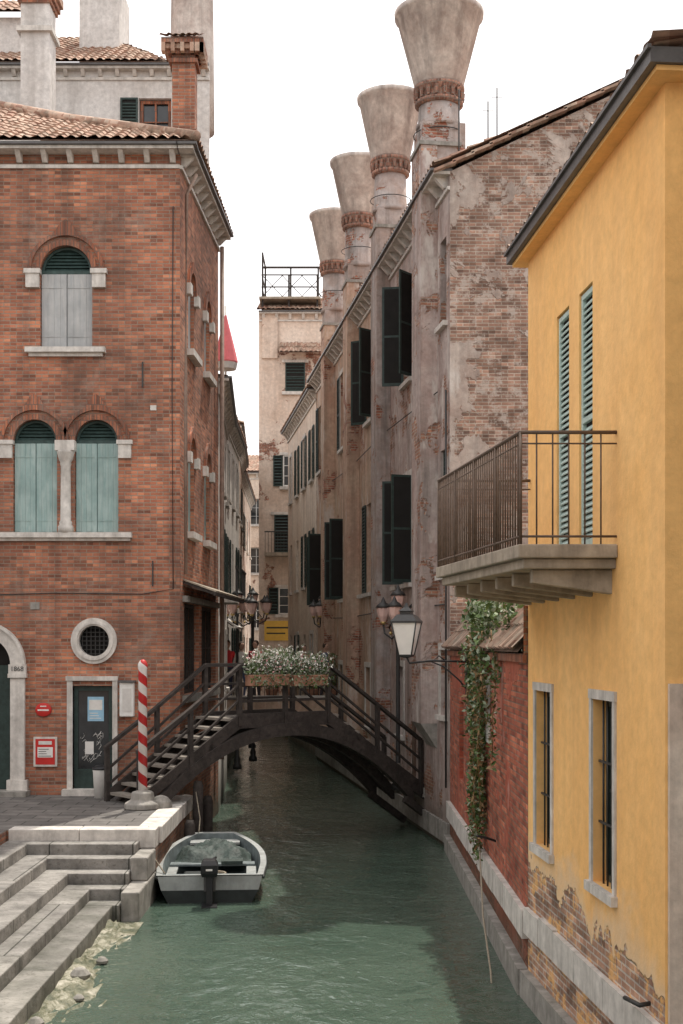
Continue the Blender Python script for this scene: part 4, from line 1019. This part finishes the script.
# ------------------------------------------------------------------ MOTOR BOAT
T=Thing('small_motor_boat')
bx,by=-2.04,20.15; L=3.4; rotz=math.radians(4)
def X(p):
    c,s_=math.cos(rotz),math.sin(rotz); return (bx+p[0]*c-p[1]*s_,by+p[0]*s_+p[1]*c,p[2])
def hw(t): return .87*(1-max(0,(t-.4)/.6)**2.4*.6)*(.93+.07*min(1,t/.3))
def gz(t): return .42+.18*t**2.2
NS=18
hull=T['hull']
secs=[]
for i in range(NS+1):
    t_=i/NS; y=L*t_; w_=hw(t_); g_=gz(t_); kx=.72-.2*t_**3; kz=-.12+.3*max(0,t_-.6)**1.5
    secs.append([(-w_,y,g_),(-w_*.97,y,g_-.1),(-w_*.93,y-.0,.2),(-w_*kx,y,kz),(0,y,kz-.06),(w_*kx,y,kz),(w_*.93,y,.2),(w_*.97,y,g_-.1),(w_,y,g_)])
vs=[X(p) for s_ in secs for p in s_]; K=9
def strip(ks,m,sm=True):
    fs=[]
    for i in range(NS):
        for k in ks: fs.append((i*K+k,i*K+k+1,(i+1)*K+k+1,(i+1)*K+k))
    hull.mesh(vs,fs,m,sm)
strip([0,1,6,7],'hull'); strip([2,3,4,5],'hulldark')
hull.face([X(p) for p in secs[0]],'hull')
t0s=secs[0]; hull.face([X((a,b2-.006,c2)) for a,b2,c2 in (t0s[2],t0s[3],t0s[4],t0s[5],t0s[6])],'hulldark')
hull.face([X(p) for p in secs[-1]],'hull')
inn=[]
for i in range(NS+1):
    t_=.025+.95*i/NS; y=L*t_; w_=hw(t_)-.08; g_=gz(t_)
    inn.append([(-w_,y,g_+.012),(-w_*.93,y,.16),(w_*.93,y,.16),(w_,y,g_+.012)])
iv_=[X(p) for s_ in inn for p in s_]; fs=[]
for i in range(NS):
    for k in range(3): fs.append((i*4+k,i*4+k+1,(i+1)*4+k+1,(i+1)*4+k))
T['interior'].mesh(iv_,fs,'hullin'); T['interior'].face(iv_[:4],'hullin'); T['interior'].face(iv_[-4:],'hullin')
for i in range(NS):
    for a,c_ in ((0,0),(8,3)):
        T['gunwale'].face([X((secs[i][a][0]*1.02,secs[i][a][1],secs[i][a][2]+.014)),X((secs[i+1][a][0]*1.02,secs[i+1][a][1],secs[i+1][a][2]+.014)),iv_[(i+1)*4+c_],iv_[i*4+c_]],'hull')
T['gunwale'].face([X((secs[0][0][0],-.01,.436)),X((secs[0][8][0],-.01,.436)),iv_[3],iv_[0]],'hull'); T['gunwale'].face([X((secs[-1][0][0],L,.615)),X((secs[-1][8][0],L,.615)),iv_[-1],iv_[-4]],'hull')
for sd in (0,8): T['rub_rail'].tube([X((s_[sd][0]*1.02,s_[sd][1],s_[sd][2]-.03)) for s_ in secs],.022,'hulldark',6)
def wbx(b,x0,x1,y0,y1,z0,z1,m): b.hexa([X(p) for p in ((x0,y0,z0),(x1,y0,z0),(x1,y1,z0),(x0,y1,z0),(x0,y0,z1),(x1,y0,z1),(x1,y1,z1),(x0,y1,z1))],m)
wbx(T['seats'],-.70,.70,.25,.55,.32,.36,'hullin'); wbx(T['seats'],-.70,.70,1.35,1.6,.34,.38,'hullin'); wbx(T['seats'],-.44,.44,2.85,3.22,.46,.51,'hull')
wbx(T['seats'],-.72,-.56,.55,1.35,.30,.34,'hull'); wbx(T['seats'],.56,.72,.55,1.35,.30,.34,'hull')
vs=[];fs=[];n1,n2=26,22
for i in range(n1+1):
    for j in range(n2+1):
        a=i/n1*2-1;c_=j/n2*2-1; rr=min(1,max(abs(a),abs(c_))**1.5*.5+math.hypot(a,c_)*.5); h=(1-rr**3)*.2+R.uniform(-.03,.045)*(rr<.95)+.05*math.sin(a*5+c_*3)*(rr<.9)
        vs.append(X((a*.64,2.2+c_*.75,.36+h)))
for i in range(n1):
    for j in range(n2): fs.append((i*(n2+1)+j,(i+1)*(n2+1)+j,(i+1)*(n2+1)+j+1,i*(n2+1)+j+1))
T['tarpaulin'].mesh(vs,fs,'tarp',True)
T['rope'].tube([X((.1+.2*math.cos(a*.7)*(1-a*.01),.95+.2*math.sin(a*.7)*(1-a*.01),.19+a*.003)) for a in range(40)],.014,'rope',5)
wbx(T['fuel_tank'],-.45,-.15,.75,1.05,.17,.32,'hulldark'); wbx(T['thwart_cloth'],.15,.5,1.3,1.62,.382,.43,'tarp')
ob=T['outboard_motor']
for (w0,d0,z0),(w1,d1,z1) in (((.11,.14,.46),(.13,.17,.52)),((.13,.17,.521),(.13,.18,.64)),((.13,.18,.641),(.09,.13,.71))):
    ob.hexa([X(p) for p in ((-w0,-.2-d0,z0),(w0,-.2-d0,z0),(w0,-.2+d0*.8,z0),(-w0,-.2+d0*.8,z0),(-w1,-.2-d1,z1),(w1,-.2-d1,z1),(w1,-.2+d1*.8,z1),(-w1,-.2+d1*.8,z1))],'black')
wbx(ob,-.05,.05,-.3,-.12,-.4,.46,'black'); wbx(ob,-.09,.09,-.12,.02,.2,.5,'gutter'); wbx(ob,-.12,.12,-.42,-.1,.0,.02,'black'); wbx(ob,-.05,.05,-.386,-.38,.56,.59,'white')
ob.tube([X((0,-.05,.6)),X((.05,.3,.64)),X((.08,.45,.63))],.02,'black')
T['mooring_line'].tube([X((-.3,L-.1,.64)),(-2.6,23.9,.8),(-2.72,24.3,1.25)],.012,'rope',5)
T['mooring_line'].tube([X((-.7,.1,.45)),(-2.95,20.6,.6),(-3.1,20.9,1.08)],.012,'rope',5)
T.done({'outboard_motor':.02,'seats':.01,'fuel_tank':.03})

T,_=simple_house('side_house',(-11,-20),(-11,14),10.5,'ochrewall',6,[(7.5,9.2),(4.2,6.0),(1.9,3.4)],8,sh=('open','closed')); T.done()
T,_=simple_house('corner_house',(2.9,9.3),(2.9,-16),9.5,'whitewall',5,[(6.8,8.4),(3.6,5.4)],8,sh=('open','closed')); T.done()

# ------------------------------------------------------------------ LIGHT, WORLD, CAMERA
el=math.radians(63); azm=math.radians(20)
sv=Vector((math.sin(azm)*math.cos(el),math.cos(azm)*math.cos(el),math.sin(el)))
sd=bpy.data.lights.new('sun','SUN'); sd.energy=4.2; sd.angle=math.radians(.6); sd.color=(1,.93,.82)
so_=bpy.data.objects.new('sun',sd); so_.rotation_euler=sv.to_track_quat('Z','Y').to_euler(); so_.location=(5,30,60); sc.collection.objects.link(so_)
wd=bpy.data.worlds.new('World'); sc.world=wd; wd.use_nodes=True; nt=wd.node_tree; bg=nt.nodes['Background']
sk=nt.nodes.new('ShaderNodeTexSky'); sk.sky_type='NISHITA'; sk.sun_disc=False; sk.sun_elevation=el; sk.sun_rotation=azm; sk.dust_density=4; sk.air_density=1
mx=nt.nodes.new('ShaderNodeMixRGB'); mx.inputs[0].default_value=.75; mx.inputs[2].default_value=(13.2,12.7,12.3,1)
nt.links.new(sk.outputs[0],mx.inputs[1]); nt.links.new(mx.outputs[0],bg.inputs[0]); bg.inputs[1].default_value=.15
cd=bpy.data.cameras.new('camera'); cd.sensor_fit='VERTICAL'; cd.sensor_height=36; cd.lens=1300/1024*36; cd.shift_y=(645-512)/1024; cd.clip_end=1500
co=bpy.data.objects.new('camera',cd); co.location=(0,0,4); co.rotation_euler=(math.pi/2,0,0); sc.collection.objects.link(co); sc.camera=co
sc.view_settings.view_transform='Standard'; sc.view_settings.look='None'; sc.view_settings.exposure=0
